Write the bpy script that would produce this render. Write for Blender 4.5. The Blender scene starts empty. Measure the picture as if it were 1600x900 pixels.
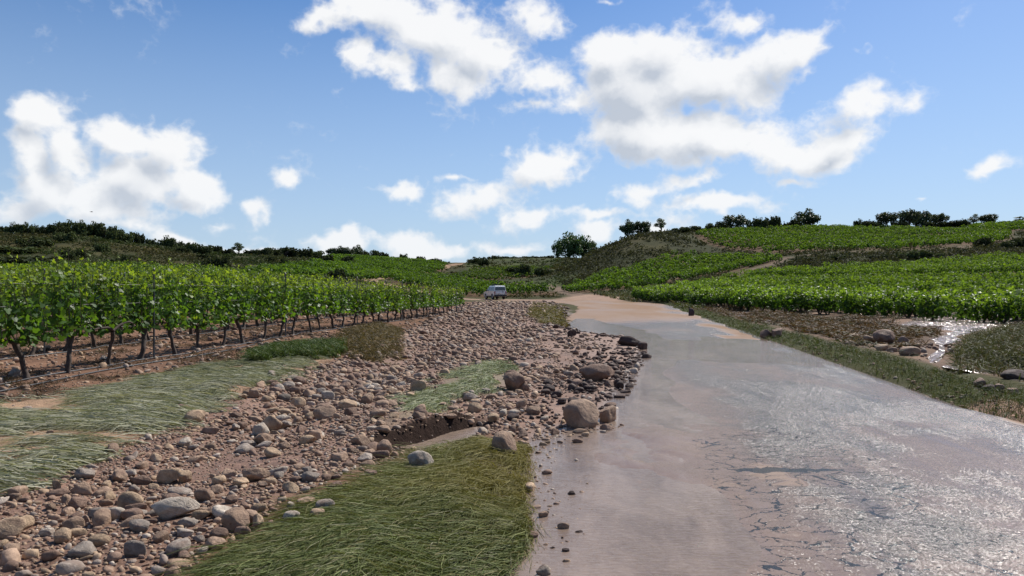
import bpy, bmesh, math, random
import numpy as np
from mathutils import Vector, Matrix, Euler

SC = bpy.context.scene
COL = SC.collection
R = np.random.default_rng(11)
random.seed(5)

# ------------------------------------------------------------------ camera
F = 1200.0                       # focal length in pixels of the 1600 px wide photograph
EYE = 1.6
cam_d = bpy.data.cameras.new('camera')
cam_d.sensor_width = 36.0
cam_d.lens = 36.0 * F / 1600.0
cam_d.clip_start = 0.05
cam_d.clip_end = 20000.0
cam = bpy.data.objects.new('camera', cam_d)
COL.objects.link(cam)
cam.location = (0, 0, EYE)
cam.rotation_euler = (math.radians(90), 0, 0)
SC.camera = cam

# ------------------------------------------------------------------ light and sky
SUN_AZ, SUN_EL = math.radians(38), math.radians(46)      # azimuth clockwise from +Y
sun_dir = Vector((math.sin(SUN_AZ) * math.cos(SUN_EL), math.cos(SUN_AZ) * math.cos(SUN_EL), math.sin(SUN_EL)))
sd = bpy.data.lights.new('sun', 'SUN')
sd.energy = 5.0
sd.angle = math.radians(0.5)
sd.color = (1.0, 0.955, 0.88)
sun = bpy.data.objects.new('sun', sd)
COL.objects.link(sun)
sun.location = sun_dir * 300
sun.rotation_euler = sun_dir.to_track_quat('Z', 'Y').to_euler()
SC.view_settings.view_transform = 'Standard'
SC.view_settings.look = 'None'
SC.view_settings.exposure = 0.32
SC.view_settings.gamma = 1.0
SC.view_settings.use_curve_mapping = False
SC.render.engine = 'CYCLES'
SC.cycles.max_bounces = 6
SC.cycles.diffuse_bounces = 2
SC.cycles.glossy_bounces = 3
SC.cycles.transmission_bounces = 4
SC.cycles.caustics_reflective = False
SC.cycles.caustics_refractive = False


class NT:
    """Small helper that writes node trees as expressions."""
    def __init__(self, tree):
        self.t = tree

    def n(self, kind, **kw):
        nd = self.t.nodes.new(kind)
        for k, v in kw.items():
            if k == 'op':
                nd.operation = v
            else:
                setattr(nd, k, v)
        return nd

    def put(self, sock, v):
        if isinstance(v, bpy.types.NodeSocket):
            self.t.links.new(v, sock)
        elif v is not None:
            if sock.type == 'RGBA' and hasattr(v, '__len__') and len(v) == 3:
                v = (*v, 1.0)
            sock.default_value = v

    def math(self, op, a, b=None, c=None, clamp=False):
        nd = self.n('ShaderNodeMath', op=op)
        nd.use_clamp = clamp
        for i, v in enumerate((a, b, c)):
            if v is not None:
                self.put(nd.inputs[i], v)
        return nd.outputs[0]

    def vmath(self, op, a, b=None, scale=None):
        nd = self.n('ShaderNodeVectorMath', op=op)
        self.put(nd.inputs[0], a)
        if b is not None:
            self.put(nd.inputs[1], b)
        if scale is not None:
            self.put(nd.inputs['Scale'], scale)
        return nd.outputs['Value'] if op in ('LENGTH', 'DOT_PRODUCT', 'DISTANCE') else nd.outputs['Vector']

    def noise(self, vec, scale, detail=4.0, rough=0.55, dist=0.0, col=False, lac=2.0):
        nd = self.n('ShaderNodeTexNoise')
        if vec is not None:
            self.put(nd.inputs['Vector'], vec)
        nd.inputs['Scale'].default_value = scale
        nd.inputs['Detail'].default_value = detail
        nd.inputs['Roughness'].default_value = rough
        nd.inputs['Lacunarity'].default_value = lac
        nd.inputs['Distortion'].default_value = dist
        return nd.outputs['Color' if col else 'Fac']

    def voro(self, vec, scale, feature='F1', out='Distance', rand=1.0):
        nd = self.n('ShaderNodeTexVoronoi')
        nd.feature = feature
        self.put(nd.inputs['Vector'], vec)
        nd.inputs['Scale'].default_value = scale
        nd.inputs['Randomness'].default_value = rand
        return nd.outputs[out]

    def mr(self, v, a, b, c=0.0, d=1.0, smooth=False):
        nd = self.n('ShaderNodeMapRange')
        nd.interpolation_type = 'SMOOTHSTEP' if smooth else 'LINEAR'
        self.put(nd.inputs['Value'], v)
        for k, x in (('From Min', a), ('From Max', b), ('To Min', c), ('To Max', d)):
            self.put(nd.inputs[k], x)
        return nd.outputs['Result']

    def mix(self, f, a, b, blend='MIX'):
        nd = self.n('ShaderNodeMix')
        nd.data_type = 'RGBA'
        nd.blend_type = blend
        self.put(nd.inputs[0], f)
        self.put(nd.inputs[6], a)
        self.put(nd.inputs[7], b)
        return nd.outputs[2]

    def attr(self, name, out='Color', kind='GEOMETRY'):
        nd = self.n('ShaderNodeAttribute')
        nd.attribute_name = name
        nd.attribute_type = kind
        return nd.outputs[out]

    def pos(self):
        return self.n('ShaderNodeNewGeometry').outputs['Position']

    def bump(self, h, strength=0.5, dist=0.02, normal=None):
        nd = self.n('ShaderNodeBump')
        nd.inputs['Strength'].default_value = strength
        nd.inputs['Distance'].default_value = dist
        self.put(nd.inputs['Height'], h)
        if normal is not None:
            self.put(nd.inputs['Normal'], normal)
        return nd.outputs[0]


def pxdir(px, py):
    v = Vector(((px - 800) / F, 1.0, (450 - py) / F))
    return v.normalized()


def pxang(px, py):
    d = pxdir(px, py)
    return math.atan2(d.x, d.y), math.asin(d.z)


# clouds: (px, py, rx, ry, tilt, weight) as directions measured in the photograph; they live on the sky as directions only
CLOUDS = [
    (68, 180, 58, 40, -.5, 1), (112, 218, 42, 48, 0, 1), (50, 235, 46, 44, 0, .9), (72, 290, 80, 55, 0, 1), (140, 318, 80, 45, 0, .9), (20, 330, 45, 30, 0, .8),
    (200, 225, 66, 36, .1, 1), (268, 238, 66, 50, 0, 1), (215, 280, 85, 46, 0, 1), (312, 290, 60, 36, .2, 1), (200, 330, 70, 28, 0, .75),
    (440, 280, 26, 19, 0, .8), (405, 322, 36, 19, -.1, .75), (345, 340, 42, 14, 0, .55), (637, 304, 36, 22, -.2, .75),
    (515, 25, 62, 30, .1, .85), (600, 15, 100, 42, 0, 1), (690, 55, 95, 50, 0, 1), (760, 85, 75, 52, 0, .95), (712, 118, 60, 32, 0, .9), (838, 25, 60, 40, 0, .8),
    (560, 88, 46, 36, .3, .85), (612, 112, 60, 30, .2, .8), (640, 142, 36, 18, 0, .65),
    (960, 95, 70, 48, -.2, 1), (1040, 82, 74, 54, 0, 1.05), (1000, 145, 112, 64, 0, 1.1), (1110, 125, 125, 58, 0, 1.1), (1222, 85, 92, 42, -.1, 1), (1165, 30, 62, 28, 0, .7),
    (1005, 205, 110, 48, .1, 1.05), (1130, 222, 135, 46, .1, 1.05), (1235, 238, 115, 36, 0, .95), (1310, 220, 80, 32, -.2, .9), (1340, 172, 72, 46, -.2, .8), (1420, 170, 52, 28, -.2, .6), (1240, 282, 60, 12, 0, .6),
    (850, 122, 62, 34, .2, .85), (832, 160, 50, 18, 0, .6), (892, 155, 50, 30, .1, .8),
    (842, 262, 78, 32, -.1, .9), (745, 318, 72, 26, -.15, .85), (722, 288, 42, 13, 0, .6), (820, 340, 62, 22, -.1, .8), (930, 332, 76, 10, -.05, .65), (1000, 296, 42, 22, 0, .75),
    (1085, 284, 85, 18, 0, .7), (1120, 322, 74, 20, 0, .85), (935, 362, 56, 30, 0, .8), (790, 243, 20, 20, 0, .5),
    (530, 380, 64, 26, 0, .9), (545, 362, 26, 24, 0, .7), (625, 380, 76, 24, 0, .9), (685, 392, 64, 18, 0, .85), (370, 384, 66, 15, 0, .85), (265, 370, 60, 18, 0, .8),
    (800, 386, 90, 18, 0, .7), (1030, 352, 60, 16, 0, .6), (190, 352, 80, 20, 0, .7),
    (1540, 262, 36, 22, -.3, .75), (1436, 303, 15, 7, 0, .6), (940, 5, 26, 10, 0, .5), (1350, 78, 28, 9, -.2, .5), (1590, 350, 40, 14, 0, .5),
]

world = bpy.data.worlds.new('World')
SC.world = world
world.use_nodes = True


def build_cloud_field():
    g = bpy.data.node_groups.new('cloud_field', 'ShaderNodeTree')
    g.interface.new_socket('Dir', in_out='INPUT', socket_type='NodeSocketVector')
    g.interface.new_socket('Field', in_out='OUTPUT', socket_type='NodeSocketFloat')
    g.interface.new_socket('Soft', in_out='OUTPUT', socket_type='NodeSocketFloat')
    t = NT(g)
    gi = t.n('NodeGroupInput')
    go = t.n('NodeGroupOutput')
    d0 = gi.outputs[0]
    w = t.noise(d0, 11.0, 4.0, 0.55, col=True)
    w = t.vmath('SUBTRACT', w, (0.5, 0.5, 0.5))
    d = t.vmath('ADD', d0, t.vmath('SCALE', w, scale=0.07))
    sx = t.n('ShaderNodeSeparateXYZ')
    t.put(sx.inputs[0], d)
    u = t.math('ARCTAN2', sx.outputs[0], sx.outputs[1])
    v = t.math('ARCSINE', t.math('MINIMUM', t.math('MAXIMUM', sx.outputs[2], -1.0), 1.0))
    cb = t.n('ShaderNodeCombineXYZ')
    t.put(cb.inputs[0], u)
    t.put(cb.inputs[1], v)
    uv = cb.outputs[0]
    acc = None
    for (px, py, rx, ry, rot, wt) in CLOUDS:
        cu, cv = pxang(px, py)
        ax = abs(pxang(px + rx, py)[0] - pxang(px - rx, py)[0]) * .5 * 1.5
        ay = abs(pxang(px, py + ry)[1] - pxang(px, py - ry)[1]) * .5 * 1.5
        mp = t.n('ShaderNodeMapping')
        mp.vector_type = 'TEXTURE'
        t.put(mp.inputs['Vector'], uv)
        mp.inputs['Location'].default_value = (cu, cv, 0)
        mp.inputs['Rotation'].default_value = (0, 0, -rot)
        mp.inputs['Scale'].default_value = (ax, ay, 1)
        gr = t.n('ShaderNodeTexGradient')
        gr.gradient_type = 'SPHERICAL'
        t.put(gr.inputs[0], mp.outputs[0])
        f = t.math('MULTIPLY', gr.outputs['Fac'], wt)
        if acc is None:
            acc = f
        else:
            nd = t.n('ShaderNodeMath', op='SMOOTH_MAX')
            t.put(nd.inputs[0], acc)
            t.put(nd.inputs[1], f)
            nd.inputs[2].default_value = .22
            acc = nd.outputs[0]
    # the sky goes on outside the frame with the same kind of scattered cumulus
    mask = t.math('MAXIMUM', t.mr(t.math('ABSOLUTE', u), 0.62, 0.85, 0, 1), t.mr(v, 0.42, 0.62, 0, 1))
    big = t.mr(t.noise(t.vmath('MULTIPLY', d0, (1, 1, 1.6)), 2.6, 2.0, 0.5), 0.56, 0.76, 0.0, 0.85)
    acc = t.math('MAXIMUM', acc, t.math('MULTIPLY', big, mask))
    ns = t.noise(t.vmath('MULTIPLY', d0, (1, 1, 1.3)), 13.0, 10.0, 0.60)
    # rounded puffs along the edges
    pf = t.noise(t.vmath('ADD', t.vmath('MULTIPLY', d0, (1, 1, 1.2)), t.vmath('SCALE', w, scale=.02)), 34.0, 4.0, .5)
    pf = t.math('ABSOLUTE', t.math('SUBTRACT', pf, .5))
    f = t.math('ADD', acc, t.math('MULTIPLY', t.math('SUBTRACT', ns, 0.5), 0.95))
    f = t.math('ADD', f, t.math('MULTIPLY', t.math('SUBTRACT', .07, pf), 0.9))
    t.put(go.inputs[0], f)
    soft = t.math('ADD', acc, t.math('MULTIPLY', t.math('SUBTRACT', t.noise(d0, 12.0, 3.0, .5), .5), .8))
    t.put(go.inputs[1], soft)
    return g


def build_world():
    nt = world.node_tree
    nt.nodes.clear()
    t = NT(nt)
    out = t.n('ShaderNodeOutputWorld')
    sky = t.n('ShaderNodeTexSky')
    sky.sky_type = 'NISHITA'
    sky.sun_disc = False
    sky.sun_elevation = SUN_EL
    sky.sun_rotation = SUN_AZ
    sky.altitude = 2000
    sky.air_density = 1.0
    sky.dust_density = 2.0
    sky.ozone_density = 5.0
    bg = t.n('ShaderNodeBackground')
    bg.inputs['Strength'].default_value = SKY_STRENGTH
    gen = t.n('ShaderNodeTexCoord').outputs['Generated']
    hs = t.n('ShaderNodeHueSaturation')
    hs.inputs['Saturation'].default_value = 1.17
    t.put(hs.inputs['Color'], sky.outputs[0])
    sz = t.n('ShaderNodeSeparateXYZ')
    t.put(sz.inputs[0], gen)
    pale = tuple(v / SKY_STRENGTH for v in HAZE)
    t.put(bg.inputs['Color'], t.mix(t.mr(sz.outputs[2], 0.0, 0.38, .85, 0.0), hs.outputs[0], pale))
    grp = build_cloud_field()

    def fld(vec):
        nd = t.n('ShaderNodeGroup')
        nd.node_tree = grp
        t.put(nd.inputs[0], vec)
        return nd.outputs
    a = fld(gen)
    toward = tuple(Vector((.55, 0.0, .83)).normalized() * 0.030)
    b = fld(t.vmath('ADD', gen, toward))
    f0 = a[0]
    dens = t.mr(f0, CLOUD_LO, CLOUD_HI, 0, 1, smooth=True)
    # light from the sun side: thinner towards the sun is lit, thicker towards the sun is grey
    slope = t.math('SUBTRACT', b[0], a[0])
    relief = t.mr(slope, -.20, .30, 0, 1)
    core = t.mr(b[1], .48, 1.1, 0, 1, smooth=True)
    shade = t.math('ADD', t.math('MULTIPLY', relief, .50), t.math('MULTIPLY', core, .72))
    shade = t.math('MULTIPLY', shade, t.mr(f0, .2, .7, .35, 1), clamp=True)
    col = t.mix(shade, (1.0, 1.0, 1.0), (0.56, 0.61, 0.69))
    sx = t.n('ShaderNodeSeparateXYZ')
    t.put(sx.inputs[0], gen)
    col = t.mix(t.mr(sx.outputs[2], 0.0, 0.16, 0.35, 0.0), col, (0.74, 0.82, 0.93))
    cbg = t.n('ShaderNodeBackground')
    t.put(cbg.inputs['Color'], col)
    cbg.inputs['Strength'].default_value = 0.78
    mx = t.n('ShaderNodeMixShader')
    t.put(mx.inputs[0], t.math('MULTIPLY', dens, t.mr(sx.outputs[2], -0.02, 0.0, 0, 0.95)))
    t.put(mx.inputs[1], bg.outputs[0])
    t.put(mx.inputs[2], cbg.outputs[0])
    t.put(out.inputs[0], mx.outputs[0])


CLOUD_LO, CLOUD_HI = .26, .66
HAZE = (.40, .50, .62)                  # pale humid air towards the horizon
SKY_STRENGTH = 0.100
build_world()

# ------------------------------------------------------------------ numeric helpers
_PERM = np.random.default_rng(3).permutation(65536).astype(np.int64)


def _hash(ix, iy, s):
    return _PERM[(ix * 374761393 + iy * 668265263 + s * 1274126177) & 65535] / 65535.0


def vnoise(x, y, s=0):
    x = np.asarray(x, float); y = np.asarray(y, float)
    ix = np.floor(x).astype(np.int64); iy = np.floor(y).astype(np.int64)
    fx = x - ix; fy = y - iy
    fx = fx * fx * (3 - 2 * fx); fy = fy * fy * (3 - 2 * fy)
    a = _hash(ix, iy, s); b = _hash(ix + 1, iy, s); c = _hash(ix, iy + 1, s); d = _hash(ix + 1, iy + 1, s)
    return (a + (b - a) * fx) * (1 - fy) + (c + (d - c) * fx) * fy


def fbm(x, y, octv=4, s=0):
    """fractal noise, about -0.5 .. 0.5"""
    v = 0; a = 0.5; tot = 0
    for o in range(octv):
        v = v + a * vnoise(x * 2 ** o + 17.3 * o, y * 2 ** o - 9.1 * o, s + o)
        tot += a; a *= .5
    return v / tot - .5


def sstep(x, a, b):
    t = np.clip((x - a) / (b - a), 0, 1)
    return t * t * (3 - 2 * t)


def P(px, py, z=0.0):
    """where the line of sight through a photograph pixel meets height z"""
    D = (EYE - z) * F / (py - 450.0)
    return ((px - 800.0) / F * D, D)


def poly(pts, z=0.0):
    return np.array([P(a, b, z) for a, b in pts])


def polyd(pts):
    """polygon from (pixel column, distance)"""
    return np.array([((a - 800.0) / F * D, D) for a, D in pts])


def sdist(x, y, pg):
    """signed distance to a polygon, positive inside"""
    x = np.asarray(x, float); y = np.asarray(y, float)
    d2 = np.full(x.shape, 1e18); inside = np.zeros(x.shape, bool)
    n = len(pg)
    for i in range(n):
        ax, ay = pg[i]; bx, by = pg[(i + 1) % n]
        ex, ey = bx - ax, by - ay
        t = np.clip(((x - ax) * ex + (y - ay) * ey) / (ex * ex + ey * ey + 1e-12), 0, 1)
        d2 = np.minimum(d2, (x - ax - t * ex) ** 2 + (y - ay - t * ey) ** 2)
        c = (ay > y) != (by > y)
        with np.errstate(divide='ignore', invalid='ignore'):
            inside ^= c & (x < ex * (y - ay) / (ey if ey != 0 else 1e-12) + ax)
    d = np.sqrt(d2)
    return np.where(inside, d, -d)


def pdist(x, y, pl):
    """distance to a polyline and the running length at the nearest point"""
    x = np.asarray(x, float); y = np.asarray(y, float)
    best = np.full(x.shape, 1e18); at = np.zeros(x.shape); run = 0
    for i in range(len(pl) - 1):
        ax, ay = pl[i]; bx, by = pl[i + 1]
        ex, ey = bx - ax, by - ay
        L = math.hypot(ex, ey)
        t = np.clip(((x - ax) * ex + (y - ay) * ey) / (L * L), 0, 1)
        d = (x - ax - t * ex) ** 2 + (y - ay - t * ey) ** 2
        m = d < best
        best = np.where(m, d, best); at = np.where(m, run + t * L, at)
        run += L
    return np.sqrt(best), at


def catmull(pts, n=8):
    pts = np.array(pts, float)
    p = np.vstack([2 * pts[0] - pts[1], pts, 2 * pts[-1] - pts[-2]])
    out = []
    for i in range(1, len(p) - 2):
        for k in range(n):
            t = k / n
            out.append(.5 * ((2 * p[i]) + (-p[i - 1] + p[i + 1]) * t + (2 * p[i - 1] - 5 * p[i] + 4 * p[i + 1] - p[i + 2]) * t * t + (-p[i - 1] + 3 * p[i] - 3 * p[i + 1] + p[i + 2]) * t ** 3))
    out.append(p[-2])
    return np.array(out)


# ------------------------------------------------------------------ terrain: heights along sight columns (distance, pixel row of the ground)
def zz(D, py):
    return EYE - (py - 450.0) / F * D


COLS = {
    -700: [(10, .1, 0), (60, 1.6, 0), (95, 432), (140, 404), (190, 366), (250, 360), (420, 14, 0)],
    0: [(10, .1, 0), (60, 1.4, 0), (95, 433), (140, 405), (190, 371), (240, 369), (420, 14, 0)],
    110: [(10, .1, 0), (60, 1.3, 0), (98, 433), (145, 405), (190, 373), (240, 371), (420, 14, 0)],
    200: [(10, .1, 0), (60, 1.1, 0), (102, 433), (150, 408), (195, 382), (250, 385), (420, 13, 0)],
    330: [(10, .1, 0), (60, .9, 0), (110, 433), (165, 413), (215, 396), (270, 401), (450, 11, 0)],
    430: [(10, .1, 0), (60, .8, 0), (112, 435), (175, 418), (240, 402), (300, 407), (480, 11, 0)],
    520: [(10, .1, 0), (60, .6, 0), (108, 438), (150, 429), (180, 421), (250, 410), (310, 401), (370, 406), (600, 10, 0)],
    600: [(10, .05, 0), (60, .3, 0), (108, 447), (150, 436), (200, 428), (260, 415), (330, 405), (390, 410), (600, 10, 0)],
    660: [(10, .0, 0), (60, .15, 0), (108, 457), (150, 441), (200, 434), (270, 420), (340, 409), (400, 413), (600, 9, 0)],
    715: [(10, 0, 0), (90, 0, 0), (108, 466), (150, 447), (200, 436), (270, 424), (345, 412.5), (400, 415), (600, 9, 0)],
    760: [(10, 0, 0), (104, 0, 0), (112, 466), (150, 447), (200, 436), (270, 423), (400, 405), (450, 408), (700, 9, 0)],
    830: [(10, 0, 0), (98, 0, 0), (110, 464), (150, 447), (200, 433), (270, 420), (400, 404), (450, 407), (700, 9, 0)],
    890: [(10, 0, 0), (90, 0, 0), (108, 463), (130, 451), (165, 430), (200, 420), (260, 411), (400, 403), (450, 406), (700, 9, 0)],
    940: [(10, 0, 0), (85, 0, 0), (105, 462), (122, 447), (150, 420), (190, 388), (230, 392), (400, 12, 0)],
    985: [(10, 0, 0), (80, 0, 0), (102, 461), (118, 446), (145, 414), (176, 370), (215, 377), (400, 12, 0)],
    1035: [(10, 0, 0), (70, .1, 0), (100, 460), (114, 446), (145, 408), (182, 364), (230, 373), (400, 13, 0)],
    1090: [(10, 0, 0), (58, .1, 0), (80, 459), (105, 447), (116, 440), (150, 402), (175, 376), (200, 361), (250, 367), (450, 14, 0)],
    1200: [(10, 0, 0), (45, .05, 0), (75, 454), (108, 433), (117, 418), (134, 404), (165, 382), (200, 366), (230, 358), (280, 363), (500, 14, 0)],
    1300: [(10, 0, 0), (42, .05, 0), (75, 453), (110, 429), (119, 413), (127, 402), (165, 380), (200, 365), (232, 357), (280, 362), (500, 14, 0)],
    1400: [(10, 0, 0), (40, .05, 0), (72, 452), (110, 426), (118, 414), (126, 399), (131, 396), (170, 378), (205, 365), (232, 358), (280, 363), (500, 14, 0)],
    1500: [(10, 0, 0), (38, .05, 0), (70, 450), (112, 419), (120, 407), (129, 391), (134, 388), (170, 375), (205, 364), (240, 356), (300, 360), (500, 14, 0)],
    1600: [(10, 0, 0), (36, .05, 0), (70, 448), (112, 412), (130, 394), (150, 384), (190, 366), (240, 351), (300, 355), (500, 15, 0)],
    2300: [(10, 0, 0), (36, .05, 0), (70, 446), (112, 408), (130, 391), (150, 381), (190, 362), (240, 346), (300, 350), (500, 15, 0)],
}


def build_table():
    DG = np.geomspace(8, 6000, 420)
    pxs = sorted(COLS)
    rows = []
    for k in pxs:
        ds, zs = [1.0], [COLS[k][0][1] if len(COLS[k][0]) == 3 else 0]
        for e in COLS[k]:
            ds.append(e[0]); zs.append(e[1] if len(e) == 3 else zz(e[0], e[1]))
        ds += [1200, 6000]; zs += [4.0, -8.0]
        # monotone cubic (pchip) on the distance
        x = np.array(ds, float); y = np.array(zs, float)
        h = np.diff(x); dl = np.diff(y) / h
        m = np.zeros(len(x))
        for i in range(1, len(x) - 1):
            if dl[i - 1] * dl[i] > 0:
                w1 = 2 * h[i] + h[i - 1]; w2 = h[i] + 2 * h[i - 1]
                m[i] = (w1 + w2) / (w1 / dl[i - 1] + w2 / dl[i])
        idx = np.clip(np.searchsorted(x, DG) - 1, 0, len(x) - 2)
        t = (DG - x[idx]) / h[idx]
        rows.append((2 * t ** 3 - 3 * t ** 2 + 1) * y[idx] + (t ** 3 - 2 * t ** 2 + t) * h[idx] * m[idx] + (-2 * t ** 3 + 3 * t ** 2) * y[idx + 1] + (t ** 3 - t ** 2) * h[idx] * m[idx + 1])
    rows = np.array(rows)
    PG = np.arange(-700, 2301, 12.0)
    tab = np.empty((len(PG), len(DG)))
    xs = np.array(pxs, float)
    for j in range(len(DG)):
        tab[:, j] = np.interp(PG, xs, rows[:, j])
    ker = np.array([1, 2, 3, 2, 1.]) / 9
    pad = np.pad(tab, ((2, 2), (0, 0)), 'edge')
    tab = sum(ker[i] * pad[i:i + len(PG)] for i in range(5))
    return PG, np.log(DG), tab


PG, LDG, TAB = build_table()
A_MAX = math.atan(1500 / F)


def base_h(x, y):
    x = np.asarray(x, float); y = np.asarray(y, float)
    th = np.arctan2(x, y)
    r = np.hypot(x, y)
    tc = np.clip(th, -A_MAX, A_MAX)
    D = np.maximum(r * np.cos(tc), 1e-3)
    px = 800 + F * np.tan(tc)
    fi = np.clip((px - PG[0]) / 12.0, 0, len(PG) - 1.001)
    fj = np.clip((np.log(D) - LDG[0]) / (LDG[1] - LDG[0]), 0, len(LDG) - 1.001)
    i = fi.astype(int); j = fj.astype(int); a = fi - i; b = fj - j
    z = TAB[i, j] * (1 - a) * (1 - b) + TAB[i + 1, j] * a * (1 - b) + TAB[i, j + 1] * (1 - a) * b + TAB[i + 1, j + 1] * a * b
    far = sstep(D, 90, 170)
    z = z + .35 * sstep(y - (110 - .625 * x), 0, 3.0) * sstep(130 - D, 0, 18) * sstep(px, 1010, 1080)       # low terrace in the right vineyard
    return z + far * (fbm(x / 14., y / 14., 3, 40) * 1.6 + fbm(x / 4., y / 4., 2, 47) * .5) * sstep(900 - D, 0, 300)


# ------------------------------------------------------------------ plan of the near ground
SHORE = [(300, 2200), (740, 1000), (785, 905), (822, 872), (836, 835), (826, 790), (822, 745), (836, 705), (862, 690), (885, 676), (935, 668), (962, 655), (985, 612), (1008, 575), (1014, 548), (990, 528), (935, 521), (886, 512), (883, 490), (880, 477), (860, 470.5), (800, 471.5), (730, 472)]
LAND = np.vstack([poly(SHORE), polyd([(700, 95), (600, 120), (300, 130), (-900, 130)]), [(-130, 30), (-60, 2), (-40, -30), (-1.5, -30)]])
MAT = poly([(340, 980), (430, 893), (495, 838), (560, 793), (625, 752), (650, 730), (700, 692), (760, 676), (840, 690), (828, 745), (832, 790), (842, 830), (800, 870), (760, 905), (700, 1010), (480, 1200)], .06)
MAT_LEFT = poly([(-120, 640), (20, 652), (140, 636), (240, 610), (330, 590), (400, 572), (470, 560), (520, 575), (470, 600), (400, 622), (330, 650), (290, 690), (200, 722), (150, 752), (60, 790), (-60, 830), (-300, 860), (-500, 760)], .02)
STRIP = poly([(600, 684), (618, 660), (660, 622), (730, 578), (780, 566), (812, 580), (790, 606), (730, 622), (690, 645), (650, 672), (600, 700)], .03)
WASH = poly([(-500, 900), (-60, 835), (60, 795), (150, 755), (205, 724), (295, 690), (335, 650), (405, 622), (480, 595), (560, 566), (640, 520), (700, 492), (740, 474), (860, 471), (881, 480), (884, 512), (935, 522), (990, 530), (1012, 550), (1005, 578), (980, 615), (958, 655), (900, 668), (860, 690), (840, 692), (760, 678), (700, 692), (640, 722), (520, 785), (440, 832), (360, 893), (250, 985), (-300, 1500), (-1500, 1400)], 0.0)
GREEN_EDGE = poly([(395, 572), (450, 556), (520, 548), (545, 558), (480, 575), (400, 582)], .08)
BROWN_BUSH = poly([(520, 556), (530, 530), (570, 514), (612, 514), (628, 535), (610, 560), (560, 568)], .08)
REED = poly([(835, 474), (878, 478), (881, 500), (884, 512), (858, 508), (830, 492)], .02)
R_VERGE = poly([(985, 464), (1080, 492), (1200, 528), (1330, 567), (1450, 607), (1530, 634), (1600, 660), (1720, 706), (1800, 680), (1640, 628), (1560, 604), (1480, 585), (1400, 566), (1250, 525), (1130, 497), (1010, 460.5)], .04)
R_BROWN = poly([(1080, 483), (1180, 483), (1290, 494), (1360, 500), (1440, 512), (1470, 530), (1400, 545), (1330, 533), (1230, 512), (1130, 494)], .02)
R_MOUND = poly([(1492, 566), (1512, 540), (1545, 520), (1600, 508), (1800, 505), (1850, 590), (1720, 590), (1640, 580), (1560, 570)], .12)
W_STREAM = poly([(1395, 512), (1425, 498), (1480, 492), (1500, 470), (1530, 470), (1600, 486), (1640, 492), (1580, 508), (1530, 524), (1500, 542), (1486, 566), (1450, 572), (1440, 560), (1462, 545), (1450, 530), (1478, 518)], -.03)
W_SIDE = poly([(1452, 574), (1500, 566), (1545, 568), (1600, 576), (1700, 585), (1800, 598), (1720, 602), (1620, 592), (1560, 586), (1500, 588)], -.03)
W_SMALL = [poly(q, -.03) for q in ([(1128, 489), (1180, 487), (1195, 499), (1150, 501)], [(1180, 500), (1225, 497), (1232, 508), (1195, 510)], [(1050, 480), (1095, 480), (1108, 488), (1070, 489)], [(1225, 480), (1290, 480), (1290, 486), (1235, 486)], [(1300, 482), (1350, 482), (1350, 489), (1310, 489)], [(1335, 490), (1362, 489), (1365, 499), (1340, 500)], [(1395, 485), (1465, 484), (1470, 492), (1405, 494)], [(1360, 503), (1400, 501), (1402, 507), (1365, 508)])]
DITCH = poly([(1040, 474), (1130, 474), (1250, 480), (1400, 486), (1650, 480), (2300, 490), (2300, 640), (1780, 640), (1640, 603), (1560, 588), (1480, 574), (1400, 558), (1250, 522), (1130, 497)], 0)
RED_PUDDLE = poly([(1500, 636), (1560, 632), (1620, 648), (1720, 690), (1640, 672), (1560, 655)], 0)

ROAD_PTS = [(-1.9, -20), (1.15, 0), (4.3, 25), (7.6, 50), (9.6, 68), (9.4, 80), (6.4, 92), (0, 100), (-6, 104.5), (-13, 111), (-22, 124), (-27.5, 140), (-29.5, 160), (-31.5, 195), (-31.0, 240), (-26.5, 300), (-23, 345), (-20, 385)]
ROAD = catmull(ROAD_PTS, 8)
_rl = np.concatenate([[0], np.cumsum(np.hypot(*np.diff(ROAD, axis=0).T))])


def road_half(s):
    return np.interp(s, [0, 75, 110, 140, 200, 500], [3.68, 3.68, 4.2, 3.2, 2.9, 2.6])


LEDGE = (np.array(P(572, 716, 0)), np.array(P(752, 662, 0)))
GULLY = catmull([P(-100, 850, -.1), P(60, 815, -.1), P(200, 765, -.1), P(330, 712, -.1), P(460, 640, -.1), P(600, 575, -.1), P(700, 520, -.1)], 6)


def warp(x, y, amp=1.0):
    s = np.clip(np.hypot(x, y) / 9.0, .35, 3.0) * amp
    return x + s * (fbm(x / .5 / s, y / .5 / s, 3, 5) * .35 + 0.06 * fbm(x * 6 / s, y * 6 / s, 2, 77)), y + s * (fbm(x / .5 / s, y / .5 / s, 3, 8) * .5)


def road_z(x, y, s):
    """relief of the asphalt about the base height"""
    d0 = np.hypot(x, y)
    u = x - (.1458 * y + 1.15)
    z = 0.010 * fbm(x / .9, y / 2.2, 2, 60) + .020 * fbm(x / 2.6, y / 7., 3, 66)
    fx, fy = P(1015, 700)
    fan = np.exp(-((x - fx - .25 * (y - fy)) / .42) ** 2 - ((y - fy) / 1.3) ** 2)
    z = z + fan * (.016 + .12 * fbm(x / .24 + y / .9 + .8 * fbm(x / .3, y / .3, 2, 64), y / .55, 4, 62))
    z = z + .014 * sstep(u, -1.2, .4) - .010 * sstep(y, 13, 18) * sstep(34 - y, 0, 8)
    z = z + .012 * sstep(u, .2, 1.6) * sstep(13 - y, 0, 4)
    z = z + .035 * sstep(y, 28, 38) * sstep(u, -3.2, 0.5)
    return z


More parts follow.
